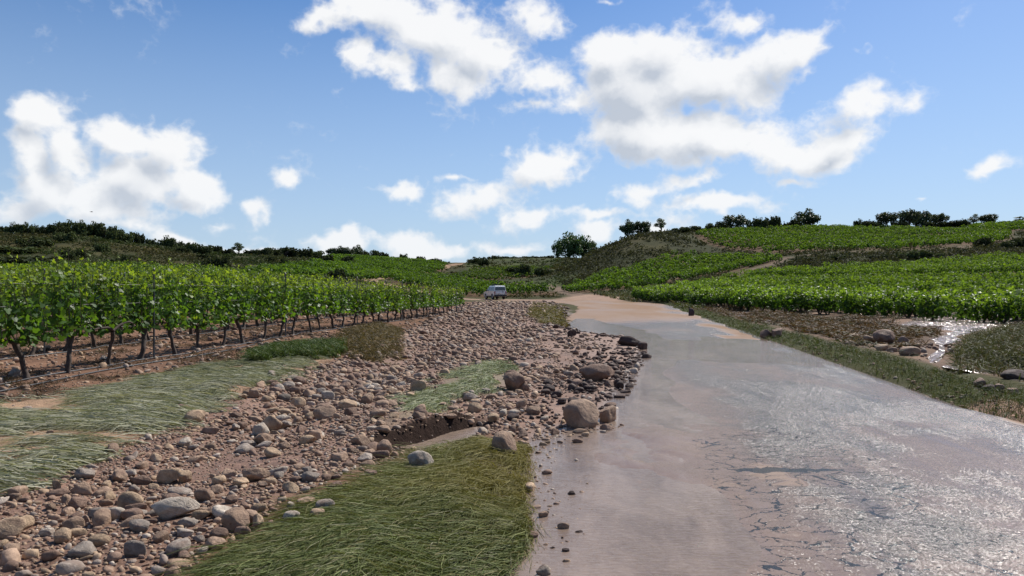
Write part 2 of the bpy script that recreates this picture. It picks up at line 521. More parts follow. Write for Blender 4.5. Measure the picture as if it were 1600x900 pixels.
def near_h(x, y):
    x = np.asarray(x, float); y = np.asarray(y, float)
    d = np.hypot(x, y)
    z = np.zeros(x.shape)
    wx, wy = warp(x, y)
    rd, rs = pdist(x, y, ROAD)
    hw = road_half(rs)
    off = hw - rd                                           # >0 on the road
    z += .05 + .05 * fbm(x / 1.3, y / 1.3, 4, 20) * sstep(d, 2, 8)
    nr = d < 140
    if nr.any():
        X, Y, WX, WY = x[nr], y[nr], wx[nr], wy[nr]
        sl = sdist(WX, WY, LAND)
        landz = sstep(sl, -.25, .55) * .075 + sstep(sl, .3, 2.0) * .05 - .045
        sw = sdist(WX, WY, WASH)
        gd, _ = pdist(X, Y, GULLY)
        landz += sstep(sw, 0, .6) * (.035 * fbm(X / .35, Y / .35, 3, 25) + .05 * fbm(X / 1.6, Y / 1.6, 2, 29)) - .15 * sstep(sw, .1, 1.2) * np.exp(-(gd / 1.0) ** 2)
        sm = sdist(WX, WY, MAT)
        landz += sstep(sm, -.1, .7) * (.09 + .10 * fbm(X / .7, Y / .5, 3, 33))
        st = np.maximum(sdist(WX, WY, STRIP), sdist(WX, WY, MAT_LEFT))
        landz += sstep(st, -.1, .4) * (.05 + .07 * fbm(X / .7, Y / .5, 3, 35))
        sb = np.maximum(sdist(WX, WY, BROWN_BUSH), -9)
        landz += sstep(sb, -.2, .8) * .12
        a, b = LEDGE
        e = b - a; L = np.hypot(*e); e = e / L
        nrm = np.array([-e[1], e[0]])
        tt = ((X - a[0]) * e[0] + (Y - a[1]) * e[1]) / L
        nn = (X - a[0]) * nrm[0] + (Y - a[1]) * nrm[1] + .10 * fbm(X / .35, Y / .35, 3, 91)
        win = sstep(tt, -.1, .4) * sstep(1.08 - tt, 0, .35) * (1 + .9 * fbm(X / .3, Y / .3, 3, 93))
        landz += win * (.14 * sstep(nn, -.05, .10) * np.exp(-np.maximum(nn, 0) / .9) - .10 * sstep(nn, -.55, -.1) * sstep(.06 - nn, 0, .12))
        onroad = sstep(off[nr], -.15, .15)
        isl = sstep(sl, -.35, -.05)
        # ditch and flooded ground to the right of the road
        di = sstep(sdist(WX, WY, DITCH), -.3, .8)
        rz = .03 + .05 * fbm(X / 1.1, Y / 1.1, 3, 20)
        rz = rz * (1 - di) + di * (.025 + .10 * fbm(X / 1.6, Y / 2.6, 4, 22))
        for pg in [W_STREAM, W_SIDE] + W_SMALL:
            rz -= .15 * sstep(sdist(WX, WY, pg), -.05, .5)
        rz += .30 * sstep(sdist(WX, WY, R_MOUND), -.2, 2.5)
        rz += .06 * sstep(sdist(WX, WY, R_VERGE), -.2, .6)
        rz = rz * sstep(-off[nr], -.1, .5) + .0
        zz_ = np.where(onroad > 0, -.045 * onroad + rz * (1 - onroad), rz)
        zn = zz_ * (1 - isl) + landz * isl
        k = sstep(140 - d[nr], 0, 60)
        z[nr] = zn * k + z[nr] * (1 - k) * np.where(off[nr] > -.3, 0, 1) + (-.05) * (1 - k) * np.where(off[nr] > -.3, 1, 0)
    farr = ~nr
    z[farr] = np.where(off[farr] > -.2, -.08, z[farr])
    return z


def H(x, y):
    return base_h(x, y) + near_h(x, y)


def H1(x, y):
    return float(H(np.array([x]), np.array([y]))[0])


def hit(px, py):
    """ground point seen at a photograph pixel (scalar)"""
    D = np.geomspace(3, 900, 1500)
    x = (px - 800.) / F * D
    z = EYE - (py - 450.) / F * D
    below = z < H(x, D)
    k = int(np.argmax(below)) if below.any() else 1499
    return x[k], D[k], float(H(x[k:k + 1], D[k:k + 1])[0])


# ------------------------------------------------------------------ mesh helpers
def mk(name, V, faces, mats=(), attrs=None, smooth=False, parent=None, mat_idx=None):
    """faces: one (M,k) array or a list of such arrays; attrs {name: (N,) or (N,3)} on points"""
    me = bpy.data.meshes.new(name)
    V = np.asarray(V, np.float32)
    fl = faces if isinstance(faces, list) else [faces]
    fl = [np.asarray(f, np.int32) for f in fl if len(f)]
    me.vertices.add(len(V))
    me.vertices.foreach_set('co', V.ravel())
    nl = sum(f.size for f in fl); nf = sum(len(f) for f in fl)
    me.loops.add(nl)
    me.loops.foreach_set('vertex_index', np.concatenate([f.ravel() for f in fl]))
    tot = np.concatenate([np.full(len(f), f.shape[1], np.int32) for f in fl])
    me.polygons.add(nf)
    me.polygons.foreach_set('loop_start', (np.cumsum(tot) - tot).astype(np.int32))
    me.polygons.foreach_set('loop_total', tot)
    me.polygons.foreach_set('use_smooth', np.full(nf, smooth))
    for m in mats if isinstance(mats, (list, tuple)) else [mats]:
        me.materials.append(m)
    if mat_idx is not None:
        me.polygons.foreach_set('material_index', np.asarray(mat_idx, np.int32))
    for k, v in (attrs or {}).items():
        v = np.asarray(v, np.float32)
        if v.ndim == 1:
            a = me.attributes.new(k, 'FLOAT', 'POINT')
            a.data.foreach_set('value', v)
        else:
            a = me.attributes.new(k, 'FLOAT_COLOR', 'POINT')
            a.data.foreach_set('color', np.hstack([v, np.ones((len(v), 1), np.float32)]).ravel())
    me.update(calc_edges=True)
    o = bpy.data.objects.new(name, me)
    COL.objects.link(o)
    if parent is not None:
        o.parent = parent
    return o


def tag(o, label=None, cat=None, group=None, kind=None):
    for k, v in (('label', label), ('category', cat), ('group', group), ('kind', kind)):
        if v:
            o[k] = v
    return o


def empty(name, loc, rz=0.0, sc=1.0):
    o = bpy.data.objects.new(name, None)
    COL.objects.link(o)
    o.location = loc
    o.rotation_euler = (0, 0, rz)
    o.scale = (sc, sc, sc) if np.isscalar(sc) else sc
    o.empty_display_size = .2
    return o


def child(name, mesh, parent):
    o = bpy.data.objects.new(name, mesh)
    COL.objects.link(o)
    o.parent = parent
    return o


def grid_faces(nr, nc, wrap=False):
    i = np.arange(nr - 1)[:, None] * nc
    c = np.arange(nc if wrap else nc - 1)[None, :]
    a = (i + c).ravel(); b = (i + (c + 1) % nc).ravel()
    return np.stack([a, b, b + nc, a + nc], 1)


def tube(pts, rad, nseg=6, close=True):
    """tapered tube along points; returns V, quads"""
    pts = np.asarray(pts, float); rad = np.broadcast_to(np.asarray(rad, float), (len(pts),))
    tg = np.gradient(pts, axis=0)
    tg /= np.linalg.norm(tg, axis=1)[:, None] + 1e-9
    ref = np.array([0, 0, 1.]) if abs(tg[0, 2]) < .9 else np.array([1., 0, 0])
    V = []
    for p, t, r in zip(pts, tg, rad):
        n = ref - t * ref.dot(t); n /= np.linalg.norm(n) + 1e-9
        b = np.cross(t, n)
        a = np.arange(nseg) / nseg * 2 * math.pi
        V.append(p + r * (np.cos(a)[:, None] * n + np.sin(a)[:, None] * b))
        ref = n
    return np.vstack(V), grid_faces(len(pts), nseg, True)


class Acc:
    """collects vertices and faces of one mesh"""
    def __init__(self):
        self.V = []; self.Fs = {}; self.A = []; self.n = 0

    def add(self, V, faces, col=None):
        V = np.asarray(V, float)
        for f in faces if isinstance(faces, list) else [faces]:
            f = np.asarray(f)
            self.Fs.setdefault(f.shape[1], []).append(f + self.n)
        self.V.append(V)
        c = np.zeros((len(V), 3)) if col is None else np.broadcast_to(np.asarray(col, float), (len(V), 3))
        self.A.append(c)
        self.n += len(V)

    def build(self, name, mats, smooth=False, parent=None):
        return mk(name, np.vstack(self.V), [np.vstack(v) for v in self.Fs.values()], mats, {'col': np.vstack(self.A)}, smooth, parent)

# ------------------------------------------------------------------ materials
def new_mat(name):
    m = bpy.data.materials.new(name)
    m.use_nodes = True
    nt = m.node_tree
    nt.nodes.clear()
    t = NT(nt)
    out = t.n('ShaderNodeOutputMaterial')
    b = t.n('ShaderNodeBsdfPrincipled')
    t.put(out.inputs[0], b.outputs[0])
    return m, t, b, out


def simple(name, col, rough=.6, metal=0.0, noise=0.0, nscale=8., spec=.5, coat=0.0):
    m, t, b, out = new_mat(name)
    c = col
    if noise:
        n = t.noise(t.pos(), nscale, 4)
        c = t.mix(t.mr(n, .3, .7, 0, 1), tuple(v * (1 - noise) for v in col), tuple(min(1, v * (1 + noise)) for v in col))
    t.put(b.inputs['Base Color'], c)
    b.inputs['Roughness'].default_value = rough
    b.inputs['Metallic'].default_value = metal
    b.inputs['Specular IOR Level'].default_value = spec
    b.inputs['Coat Weight'].default_value = coat
    return m


def mat_ground():
    m, t, b, out = new_mat('earth')
    p = t.pos()
    c = t.attr('col')
    wet = t.attr('wet', 'Fac')
    n1 = t.noise(p, 9.0, 8, .65)
    n2 = t.noise(p, 0.7, 5, .6)
    n3 = t.noise(p, 60.0, 4, .6)
    c = t.mix(1.0, c, t.mix(t.mr(n1, .25, .75), (.62, .62, .62), (1.38, 1.36, 1.32)), 'MULTIPLY')
    c = t.mix(1.0, c, t.mix(t.mr(n2, .3, .7), (.80, .82, .86), (1.2, 1.18, 1.12)), 'MULTIPLY')
    t.put(b.inputs['Base Color'], c)
    t.put(b.inputs['Roughness'], t.mr(wet, 0, 1, .92, .28))
    t.put(b.inputs['Specular IOR Level'], t.mr(wet, 0, 1, .04, .5))
    h = t.math('MULTIPLY_ADD', n3, .25, n1)
    t.put(b.inputs['Normal'], t.bump(h, .8, .05))
    return m


def mat_road():
    m, t, b, out = new_mat('wet_asphalt')
    p = t.pos()
    sand = t.attr('sand', 'Fac')
    crk = t.attr('crack', 'Fac')
    chip = t.voro(p, 70.0, 'F1', 'Color')
    agg = t.voro(p, 110.0)
    cell = t.voro(p, 110.0, 'F1', 'Color')
    agg2 = t.noise(p, 160.0, 3, .6)
    agg3 = t.noise(p, 30.0, 4, .6)
    big = t.noise(p, 1.1, 5, .6)
    # cracks: fatigue cracking runs across the wheel path
    pw = t.vmath('ADD', p, t.vmath('SCALE', t.vmath('SUBTRACT', t.noise(p, 3.0, 5, .65, col=True), (.5, .5, .5)), scale=.38))
    pv = t.vmath('MULTIPLY', pw, (1.15, 2.6, 0))
    e = t.voro(pv, 1.25, 'DISTANCE_TO_EDGE')
    wd = t.mr(t.noise(p, 2.2, 3), .32, .62, .0, .017)
    line = t.math('MULTIPLY', t.math('LESS_THAN', e, wd), t.math('GREATER_THAN', t.math('MULTIPLY_ADD', t.noise(p, 1.7, 3), .7, crk), .90))
    e2 = t.voro(t.vmath('MULTIPLY', pw, (1.0, 1.9, 0)), 4.2, 'DISTANCE_TO_EDGE')
    fine_ = t.math('MULTIPLY', t.math('LESS_THAN', e2, t.mr(t.noise(p, 6.0, 3), .42, .66, .0, .042)), t.math('GREATER_THAN', t.math('MULTIPLY_ADD', t.noise(p, 2.6, 4), .9, crk), .95))
    line = t.math('MAXIMUM', line, fine_)
    base = t.mix(t.mr(agg3, .3, .7), (.090, .072, .062), (.185, .150, .128))
    spk = t.noise(p, 55.0, 3, .7)
    base = t.mix(t.mr(spk, .56, .66, 0, .8), base, (.018, .016, .016))
    base = t.mix(t.mr(spk, .36, .28, 0, .7), base, (.36, .33, .31))
    base = t.mix(t.mr(agg, .0, .45), t.mix(.5, base, (.17, .155, .15)), base)
    film = t.mr(t.math('MULTIPLY_ADD', t.math('SUBTRACT', big, .5), 1.2, sand), .25, .75, 0, .92, smooth=True)
    dry = t.attr('dry', 'Fac')
    silt = t.mix(t.noise(p, 5.0, 5), (.165, .105, .075), (.27, .185, .138))
    silt = t.mix(dry, silt, t.mix(t.noise(t.vmath('MULTIPLY', p, (1, .35, 1)), 2.2, 6, .65), (.23, .148, .094), (.345, .235, .158)))
    base = t.mix(film, base, silt)
    base = t.mix(line, base, (.012, .011, .011))
    t.put(b.inputs['Base Color'], base)
    # a film of water fills the low spots between the stones of the asphalt
    flat = t.mr(t.noise(t.vmath('MULTIPLY', t.vmath('ADD', p, t.vmath('MULTIPLY', t.vmath('SCALE', p, scale=-.146), (0, 0, 0))), (1.7, .30, 1)), 1.9, 9, .74), .42, .74, 0, 1, smooth=True)
    t.put(b.inputs['Roughness'], t.math('MAXIMUM', t.mr(flat, 0, 1, .22, .17), t.mr(dry, 0, .8, .1, .85)))
    t.put(b.inputs['Specular IOR Level'], t.math('MULTIPLY', t.mr(dry, 0, .8, 1.0, .06), t.mr(flat, 0, 1, .21, .30)))
    h = t.math('MULTIPLY_ADD', agg2, .4, t.math('SUBTRACT', 1.0, agg))
    h = t.math('MULTIPLY_ADD', agg3, .6, h)
    h = t.math('MULTIPLY', h, t.math('SUBTRACT', 1.0, t.math('MULTIPLY', film, .6)))
    h = t.math('MULTIPLY', h, t.mr(flat, 0, 1, 1.0, .30))
    h = t.math('SUBTRACT', h, t.math('MULTIPLY', line, 3.0))
    nb = t.bump(h, .6, .006)
    # every chip of stone in the asphalt is tilted its own way and glints on its own
    tilt = t.vmath('ADD', t.vmath('SUBTRACT', cell, (.5, .5, .5)), t.vmath('SCALE', t.vmath('SUBTRACT', chip, (.5, .5, .5)), scale=.7))
    tilt = t.vmath('MULTIPLY', tilt, (1, 1, 0))
    amt = t.math('MULTIPLY', t.mr(flat, 0, 1, .58, .13), t.math('SUBTRACT', 1.0, t.math('MULTIPLY', film, .75)))
    nn = t.vmath('NORMALIZE', t.vmath('ADD', nb, t.vmath('SCALE', tilt, scale=amt)))
    t.put(b.inputs['Normal'], nn)
    return m


def mat_water(name, mud=(.150, .106, .080), mud2=(.270, .200, .155), ripple=.5, rough=.04, alpha=.9):
    m, t, b, out = new_mat(name)
    p = t.pos()
    n = t.noise(t.vmath('ADD', t.vmath('MULTIPLY', p, (1.2, .38, 1)), t.vmath('SCALE', t.noise(p, 1.4, 3, .5, col=True), scale=.5)), 1.9, 8, .66)
    c = t.mix(t.mr(n, .35, .65), mud, mud2)
    t.put(b.inputs['Base Color'], c)
    b.inputs['IOR'].default_value = 1.33
    b.inputs['Specular IOR Level'].default_value = .5
    b.inputs['Roughness'].default_value = rough
    w1 = t.noise(t.vmath('MULTIPLY', p, (1.0, 1.6, 1)), 7.0, 3, .5, 1.2)
    w2 = t.noise(t.vmath('MULTIPLY', p, (1.3, 1, 1)), 28.0, 2, .5, .6)
    still = t.mr(t.noise(p, .8, 3), .36, .6, .2, 1)
    w3 = t.noise(t.vmath('MULTIPLY', p, (.8, 2.2, 1)), 16.0, 4, .6, .8)
    h = t.math('ADD', t.math('MULTIPLY', t.math('MULTIPLY_ADD', w2, .3, w1), still), t.math('MULTIPLY', w3, .8))
    nb = t.bump(h, min(ripple, .6), .014)
    if ripple > .5:                                        # broken, running water: small facets that catch the sun
        cell = t.voro(t.vmath('MULTIPLY', p, (1, .6, 1)), 16.0, 'SMOOTH_F1', 'Color')
        tilt = t.vmath('MULTIPLY', t.vmath('SUBTRACT', cell, (.5, .5, .5)), (1, 1, 0))
        nb = t.vmath('NORMALIZE', t.vmath('ADD', nb, t.vmath('SCALE', tilt, scale=.85)))
    t.put(b.inputs['Normal'], nb)
    return m


M = {}
M['ground'] = mat_ground()
M['road'] = mat_road()
M['water'] = mat_water('muddy_water')
M['flood'] = mat_water('flood_water', (.22, .15, .115), (.30, .215, .17), ripple=1.0, rough=.13)
M['puddle'] = mat_water('puddle_water', (.17, .09, .045), (.24, .14, .075), ripple=.1, rough=.03)

# ------------------------------------------------------------------ plan of the far fields: (pixel column, distance)
FIELD = {
    'lower': polyd([(985, 92), (1040, 70), (1150, 51), (1300, 42.5), (1450, 37.5), (1650, 32), (2300, 27), (2300, 112), (1600, 117), (1500, 116), (1350, 112), (1200, 107), (1100, 98), (1010, 101)]),
    'slope': polyd([(868, 122), (900, 114), (950, 110), (1040, 112), (1130, 117), (1215, 124), (1225, 132), (1170, 143), (1095, 152), (1040, 150), (985, 141), (930, 133)]),
    'upper': polyd([(1085, 184), (1120, 165), (1230, 140), (1350, 137), (1500, 140), (1545, 146), (1580, 165), (1580, 205), (1520, 212), (1470, 224), (1380, 236), (1250, 236), (1180, 226), (1120, 206)]),
    'upper_right': polyd([(1500, 222), (1560, 210), (1620, 200), (1900, 190), (1900, 250), (1600, 250), (1540, 246)]),
    'left_slope': polyd([(380, 122), (470, 117), (560, 124), (600, 160), (640, 205), (690, 265), (700, 320), (660, 336), (600, 328), (520, 304), (505, 270), (480, 200), (400, 140)]),
    'centre': polyd([(612, 125), (700, 114), (760, 113.5), (840, 111), (868, 110), (866, 120), (800, 128), (740, 150), (690, 185), (650, 180), (622, 150)]),
    'centre_back': polyd([(700, 210), (760, 190), (830, 200), (870, 230), (820, 290), (740, 290)]),
}
TRACK = [((np.array([(a - 800.) / F * D, D])), w) for a, D, w in []]
TRACK_A = catmull([((a - 800.) / F * D, D) for a, D in [(1000, 106), (1060, 107), (1130, 110), (1200, 119), (1230, 130), (1300, 131.5), (1400, 132), (1490, 134.5), (1530, 138)]], 5)
TRACK_B = catmull([((a - 800.) / F * D, D) for a, D in [(955, 84), (925, 96), (905, 108), (880, 122), (852, 142), (820, 150), (800, 165)]], 5)
FARM_SOIL = np.array([.115, .072, .046])


def ground_colors(x, y, z):
    n = len(x)
    d = np.hypot(x, y)
    wx, wy = warp(x, y)
    col = np.empty((n, 3)); wet = np.zeros(n)
    f1 = fbm(x / 7., y / 7., 4, 50)[:, None]; f2 = fbm(x / 28., y / 28., 4, 55)[:, None]
    scrub = np.array([.044, .048, .023]) * (1 + .8 * f1) + np.array([.05, .018, .004]) * np.clip(f2 * 2.2 + f1 * .8, 0, 1)
    grass = np.array([.070, .092, .028]) * (1 + .6 * f1)
    col[:] = scrub

    def paint(mask, c):
        nonlocal col
        mk_ = np.clip(mask, 0, 1)[:, None]
        col = col * (1 - mk_) + np.asarray(c) * mk_
    # far grass slopes
    gx = 800 + F * x / np.maximum(y, 1e-3)
    front = y > 0
    paint(np.where(front & (gx > 300) & (gx < 500) & (d > 120), .75, 0) * sstep(f1[:, 0], -.15, .15), [.068, .070, .034])
    paint(np.where(front & (gx > 730) & (gx < 900) & (d > 125), .8, 0) * sstep(f2[:, 0] + f1[:, 0], -.2, .2), [.060, .078, .028])
    paint(sstep(120 - d, 0, 25), [.066, .064, .032])
    for k, pg in FIELD.items():
        s = sdist(x, y, pg)
        paint(sstep(s, -1.2, .6) * .9, FARM_SOIL)
    for pl, w in ((TRACK_A, .85), (TRACK_B, 1.5)):
        pd, _ = pdist(x, y, pl)
        paint(sstep(w - pd, -.5, .7), [.165, .12, .09])
    # near ground
    nr = d < 150
    X, Y, WX, WY = x[nr], y[nr], wx[nr], wy[nr]
    c = col[nr].copy(); w = wet[nr].copy()

    def pn(mask, cc, wv=None):
        nonlocal c, w
        k = np.clip(mask, 0, 1)[:, None]
        c = c * (1 - k) + np.asarray(cc) * k
        if wv is not None:
            w = w * (1 - k[:, 0]) + wv * k[:, 0]
    s_land = sdist(WX, WY, LAND)
    near_soil = np.array([.185, .108, .074]) * (1 + .5 * fbm(X / 1.2, Y / 1.2, 4, 61)[:, None])
    dl = d[nr]
    pn(sstep(s_land, -.2, .1) * sstep(100 - dl, 0, 30), near_soil)
    litter = fbm(X / .8, Y / .8, 4, 63)
    pn(sstep(s_land, -.2, .1) * sstep(litter, .02, .22) * sstep(70 - dl, 0, 20) * .8, [.070, .044, .028])
    s = sdist(WX, WY, MAT_LEFT); pn(sstep(s, -.15, .25), np.array([.30, .20, .135]) * (1 + .4 * fbm(X / .8, Y / .6, 4, 65)[:, None]))
    s = sdist(WX, WY, GREEN_EDGE); pn(sstep(s, -.15, .2), [.07, .09, .03])
    s = sdist(WX, WY, BROWN_BUSH); pn(sstep(s, -.15, .2), [.075, .050, .025])
    s = sdist(WX, WY, WASH); pn(sstep(s, -.1, .2), np.array([.190, .112, .080]) * (1 + .6 * fbm(X / .5, Y / .5, 4, 67)[:, None]), .35)
    mudp = sstep(fbm(X / 1.0, Y / 1.6, 4, 145), -.02, .12) * sstep(sdist(WX, WY, WASH), 0, .3) * sstep(2.8 - s_land, 0, 1.0) * sstep(Y, 7.5, 9)
    pn(mudp, [.25, .165, .130], .3)
    s = sdist(WX, WY, STRIP); pn(sstep(s, -.1, .2), [.20, .15, .095])
    s = sdist(WX, WY, MAT); pn(sstep(s, -.1, .2), [.075, .058, .028], .2)
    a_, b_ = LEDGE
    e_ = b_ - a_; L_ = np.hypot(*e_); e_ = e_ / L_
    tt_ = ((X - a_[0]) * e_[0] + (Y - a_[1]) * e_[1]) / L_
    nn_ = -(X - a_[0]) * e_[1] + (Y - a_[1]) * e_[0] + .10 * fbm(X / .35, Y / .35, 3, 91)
    pn(sstep(tt_, -.1, .1) * sstep(1.1 - tt_, 0, .2) * sstep(nn_, -.45, -.2) * sstep(.16 - nn_, 0, .06), [.030, .019, .015], 0)  # shade on the cut bank face, painted into the soil colour
    s = sdist(WX, WY, REED); pn(sstep(s, -.1, .3), [.11, .085, .025])
    pn(sstep(.35 - np.abs(s_land), -.1, .2) * sstep(60 - dl, 0, 10) * .8, [.135, .083, .062], .8)
    right = (s_land < -1.0) & (X > 0)
    s = sdist(WX, WY, DITCH); pn(np.where(right, sstep(s, -.3, .3), 0), np.array([.155, .098, .068]) * (1 + .7 * fbm(X / 1.5, Y / 1.5, 4, 69)[:, None]), .12)
    tb = np.exp(-((Y - (112.5 - .625 * X)) / 3.5) ** 2) * (X > 17) * sstep(Y, 60, 70)
    pn(tb, [.040, .046, .018])
    s = sdist(WX, WY, R_BROWN); pn(np.where(right, sstep(s, -.3, .3), 0) * .85, [.070, .040, .022])
    s = sdist(WX, WY, R_VERGE); pn(np.where(right, sstep(s, -.2, .2), 0), [.052, .058, .020])
    s = sdist(WX, WY, RED_PUDDLE); pn(np.where(right, sstep(s, -.3, .1), 0), [.30, .175, .115], .2)
    s = sdist(WX, WY, R_MOUND); pn(np.where(right, sstep(s, -.2, .4), 0), [.050, .050, .022])
    # sandy crossing where the track comes in
    cx, cy = (938 - 800.) / F * 97, 97.0
    sd_ = np.hypot((X - cx) / 6.5, (Y - cy) / 14.) + .5 * fbm(X / 3., Y / 3., 4, 71)
    pn(sstep(1.0 - sd_, 0, .35), np.array([.30, .20, .145]) * (1 + .35 * fbm(X / 1.5, Y / 3., 4, 72)[:, None]), .1)
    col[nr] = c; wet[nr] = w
    return np.clip(col, .005, .8), wet


def build_ground():
    fine = np.arctan(np.linspace(-.98, .86, 470))
    rest = np.linspace(fine[-1], fine[0] + 2 * math.pi, 74)[1:-1]
    th = np.concatenate([fine, rest])
    r = [.25]
    while r[-1] < 6000:
        q = r[-1]
        k = 1.06 if q < 3 else 1.0105 if q < 16 else 1.014 if q < 60 else 1.022 if q < 450 else 1.15
        r.append(q * k)
    r = np.array(r)
    RR, TT = np.meshgrid(r, th, indexing='ij')
    x = (RR * np.sin(TT)).ravel(); y = (RR * np.cos(TT)).ravel()
    z = H(x, y)
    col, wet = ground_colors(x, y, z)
    V = np.stack([x, y, z], 1)
    f = grid_faces(len(r), len(th), True)[:, ::-1]
    nv = len(V)
    V = np.vstack([V, [[0, 0, H1(0.001, 0.001)]]])
    k = np.arange(len(th))
    tri = np.stack([k, np.full_like(k, nv), (k + 1) % len(th)], 1)[:, ::-1]
    col = np.vstack([col, [[.1, .08, .06]]]); wet = np.append(wet, 0)
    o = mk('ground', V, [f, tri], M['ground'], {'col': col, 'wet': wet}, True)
    tag(o, 'reddish farmland with stony wash, ditch and scrubby hills on the skyline', kind='structure')


build_ground()


def build_road():
    # stations along the road, denser near the camera; columns across
    L = _rl[-1]
    s0 = 20.0
    st = [6.0]
    while st[-1] < L - .5:
        dd = abs(st[-1] - s0)
        st.append(st[-1] + np.clip(dd * .010, .042, 3.0))
    st = np.array(st)
    cx = np.interp(st, _rl, ROAD[:, 0]); cy = np.interp(st, _rl, ROAD[:, 1])
    tx = np.gradient(cx, st); ty = np.gradient(cy, st); q = np.hypot(tx, ty); tx /= q; ty /= q
    hw = road_half(st)
    nc = 108
    vv = np.linspace(-1, 1, nc)
    edge = 1 + (0.16 * fbm(st / 1.3, st * 0 + 3, 5, 81) + .10 * fbm(st / 5., st * 0 + 9, 2, 82) - .02)[:, None] * np.abs(vv)[None, :] ** 6
    off = hw[:, None] * vv[None, :] * edge
    x = (cx[:, None] + ty[:, None] * off).ravel(); y = (cy[:, None] - tx[:, None] * off).ravel()
    ss = np.repeat(st, nc); vr = np.tile(vv, len(st))
    rel = road_z(x, y, ss)
    z = base_h(x, y) + rel - .05 * sstep(np.abs(vr), .97, 1.0)
    d = np.hypot(x, y)
    u = x - (.1458 * y + 1.15)
    # silt: foreground left, and the sand bar across the bend
    sand = .85 * sstep(.9 - u, -.4, 1.6) * sstep(20 - y, 0, 8)
    sand = np.maximum(sand, .36 + 1.25 * fbm(x / 1.5, y / 3.6, 5, 83))
    sand = np.maximum(sand, sstep(ss, 125, 138))
    tan = sstep(fbm(x / .45, y / .45, 4, 88), .16, .22) * sstep(u, -.9, 0) * sstep(u, 1.2, .4) * sstep(9.5 - y, 0, 2)
    sand = np.maximum(sand, tan * 1.0)
    bar = sstep(y, 30, 42) * sstep(u + fbm(x / 2, y / 6, 4, 84) * 5, 4.2, 1.0)
    rt = sstep(u + fbm(x / 1.0, y / 4, 3, 85) * 2.5, 1.9, 3.2) * sstep(y, 21, 25) * sstep(y, 46, 36)
    bar = np.maximum(bar, rt)
    bar = np.maximum(bar, sstep(y, 60, 70) * sstep(x, -4.5, -1) * .9)
    sand = np.maximum(sand, bar * 1.2)
    dry = np.clip(bar * (.65 + fbm(x / 2.5, y / 8, 4, 86)), 0, 1)
    dry = np.maximum(dry, sstep(ss, 135, 150))
    crack = sstep(u, -1.1, -.3) * (.55 * sstep(3.0 - u, 0, 2.4) + .45 * sstep(1.4 - u, 0, .9)) * (.35 * sstep(14 - y, 0, 4.0) + .65 * sstep(9.5 - y, 0, 2.5)) * .9
    pxx = 800 + F * x / np.maximum(y, .1)
    crack = crack * sstep(u, -1.0, -.1)
    dry = np.maximum(dry, tan * .35)
    rp = sstep(sdist(x + .5 * fbm(x / .6, y / .6, 3, 87), y + .8 * fbm(x / .6, y / .6, 3, 89), RED_PUDDLE), -.2, .15)
    sand = np.maximum(sand, rp * 1.2); dry = np.maximum(dry, rp * .8)
    f = grid_faces(len(st), nc)
    o = mk('road', np.stack([x, y, z], 1), f, M['road'], {'sand': sand, 'dry': dry, 'crack': crack}, True)
    tag(o, 'wet cracked asphalt farm road bending left in the distance', kind='structure')


build_road()


def sheet(name, pg, z, mat, label, res=.5, pad=.6):
    lo = pg.min(0) - pad; hi = pg.max(0) + pad
    nx = int((hi[0] - lo[0]) / res) + 2; ny = int((hi[1] - lo[1]) / res) + 2
    X, Y = np.meshgrid(np.linspace(lo[0], hi[0], nx), np.linspace(lo[1], hi[1], ny))
    x = X.ravel(); y = Y.ravel()
    f = grid_faces(ny, nx)
    c = np.stack([x[f].mean(1), y[f].mean(1)], 1)
    f = f[sdist(c[:, 0], c[:, 1], pg) > -pad]
    used = np.unique(f)
    remap = np.full(len(x), -1); remap[used] = np.arange(len(used))
    x, y = x[used], y[used]
    o = mk(name, np.stack([x, y, base_h(x, y) + z], 1), remap[f], mat, smooth=True)
    tag(o, label, kind='structure')
    return o


WATER_Z = .004


def build_water():
    yy = np.geomspace(2.0, 40, 150)
    uu = np.linspace(-3.66, 3.45, 40)
    X = .1458 * yy[:, None] + 1.15 + uu[None, :]
    Y = np.repeat(yy[:, None], len(uu), 1)
    x, y = X.ravel(), Y.ravel()
    f = grid_faces(len(yy), len(uu))
    z = base_h(x, y) + WATER_Z
    z -= .03 * (np.tile(np.arange(len(uu)), len(yy)) == len(uu) - 1)
    o = mk('water', np.stack([x, y, z], 1), f, M['water'], smooth=True)
    tag(o, 'thin muddy flood water lying over the road', kind='structure')


build_water()
sheet('flood_water', DITCH, -.025, M['flood'], 'glinting flood water in the ditch beside the right vineyard', .6, .0)
sheet('puddle', np.array([P(a, b, -.1) for a, b in [(-80, 830), (40, 780), (150, 760), (250, 700), (330, 680), (470, 610), (520, 600), (520, 660), (470, 720), (300, 800), (60, 900), (-200, 1000)]]), -.105, M['puddle'], 'brown puddles left among the stones of the wash', .3, .0)

# ------------------------------------------------------------------ stones
def ico(sub):
    bm = bmesh.new()
    bmesh.ops.create_icosphere(bm, subdivisions=sub, radius=1.0)
    bm.verts.ensure_lookup_table()
    V = np.array([v.co[:] for v in bm.verts]); Fc = np.array([[v.index for v in f.verts] for f in bm.faces])
    bm.free()
    return V, Fc


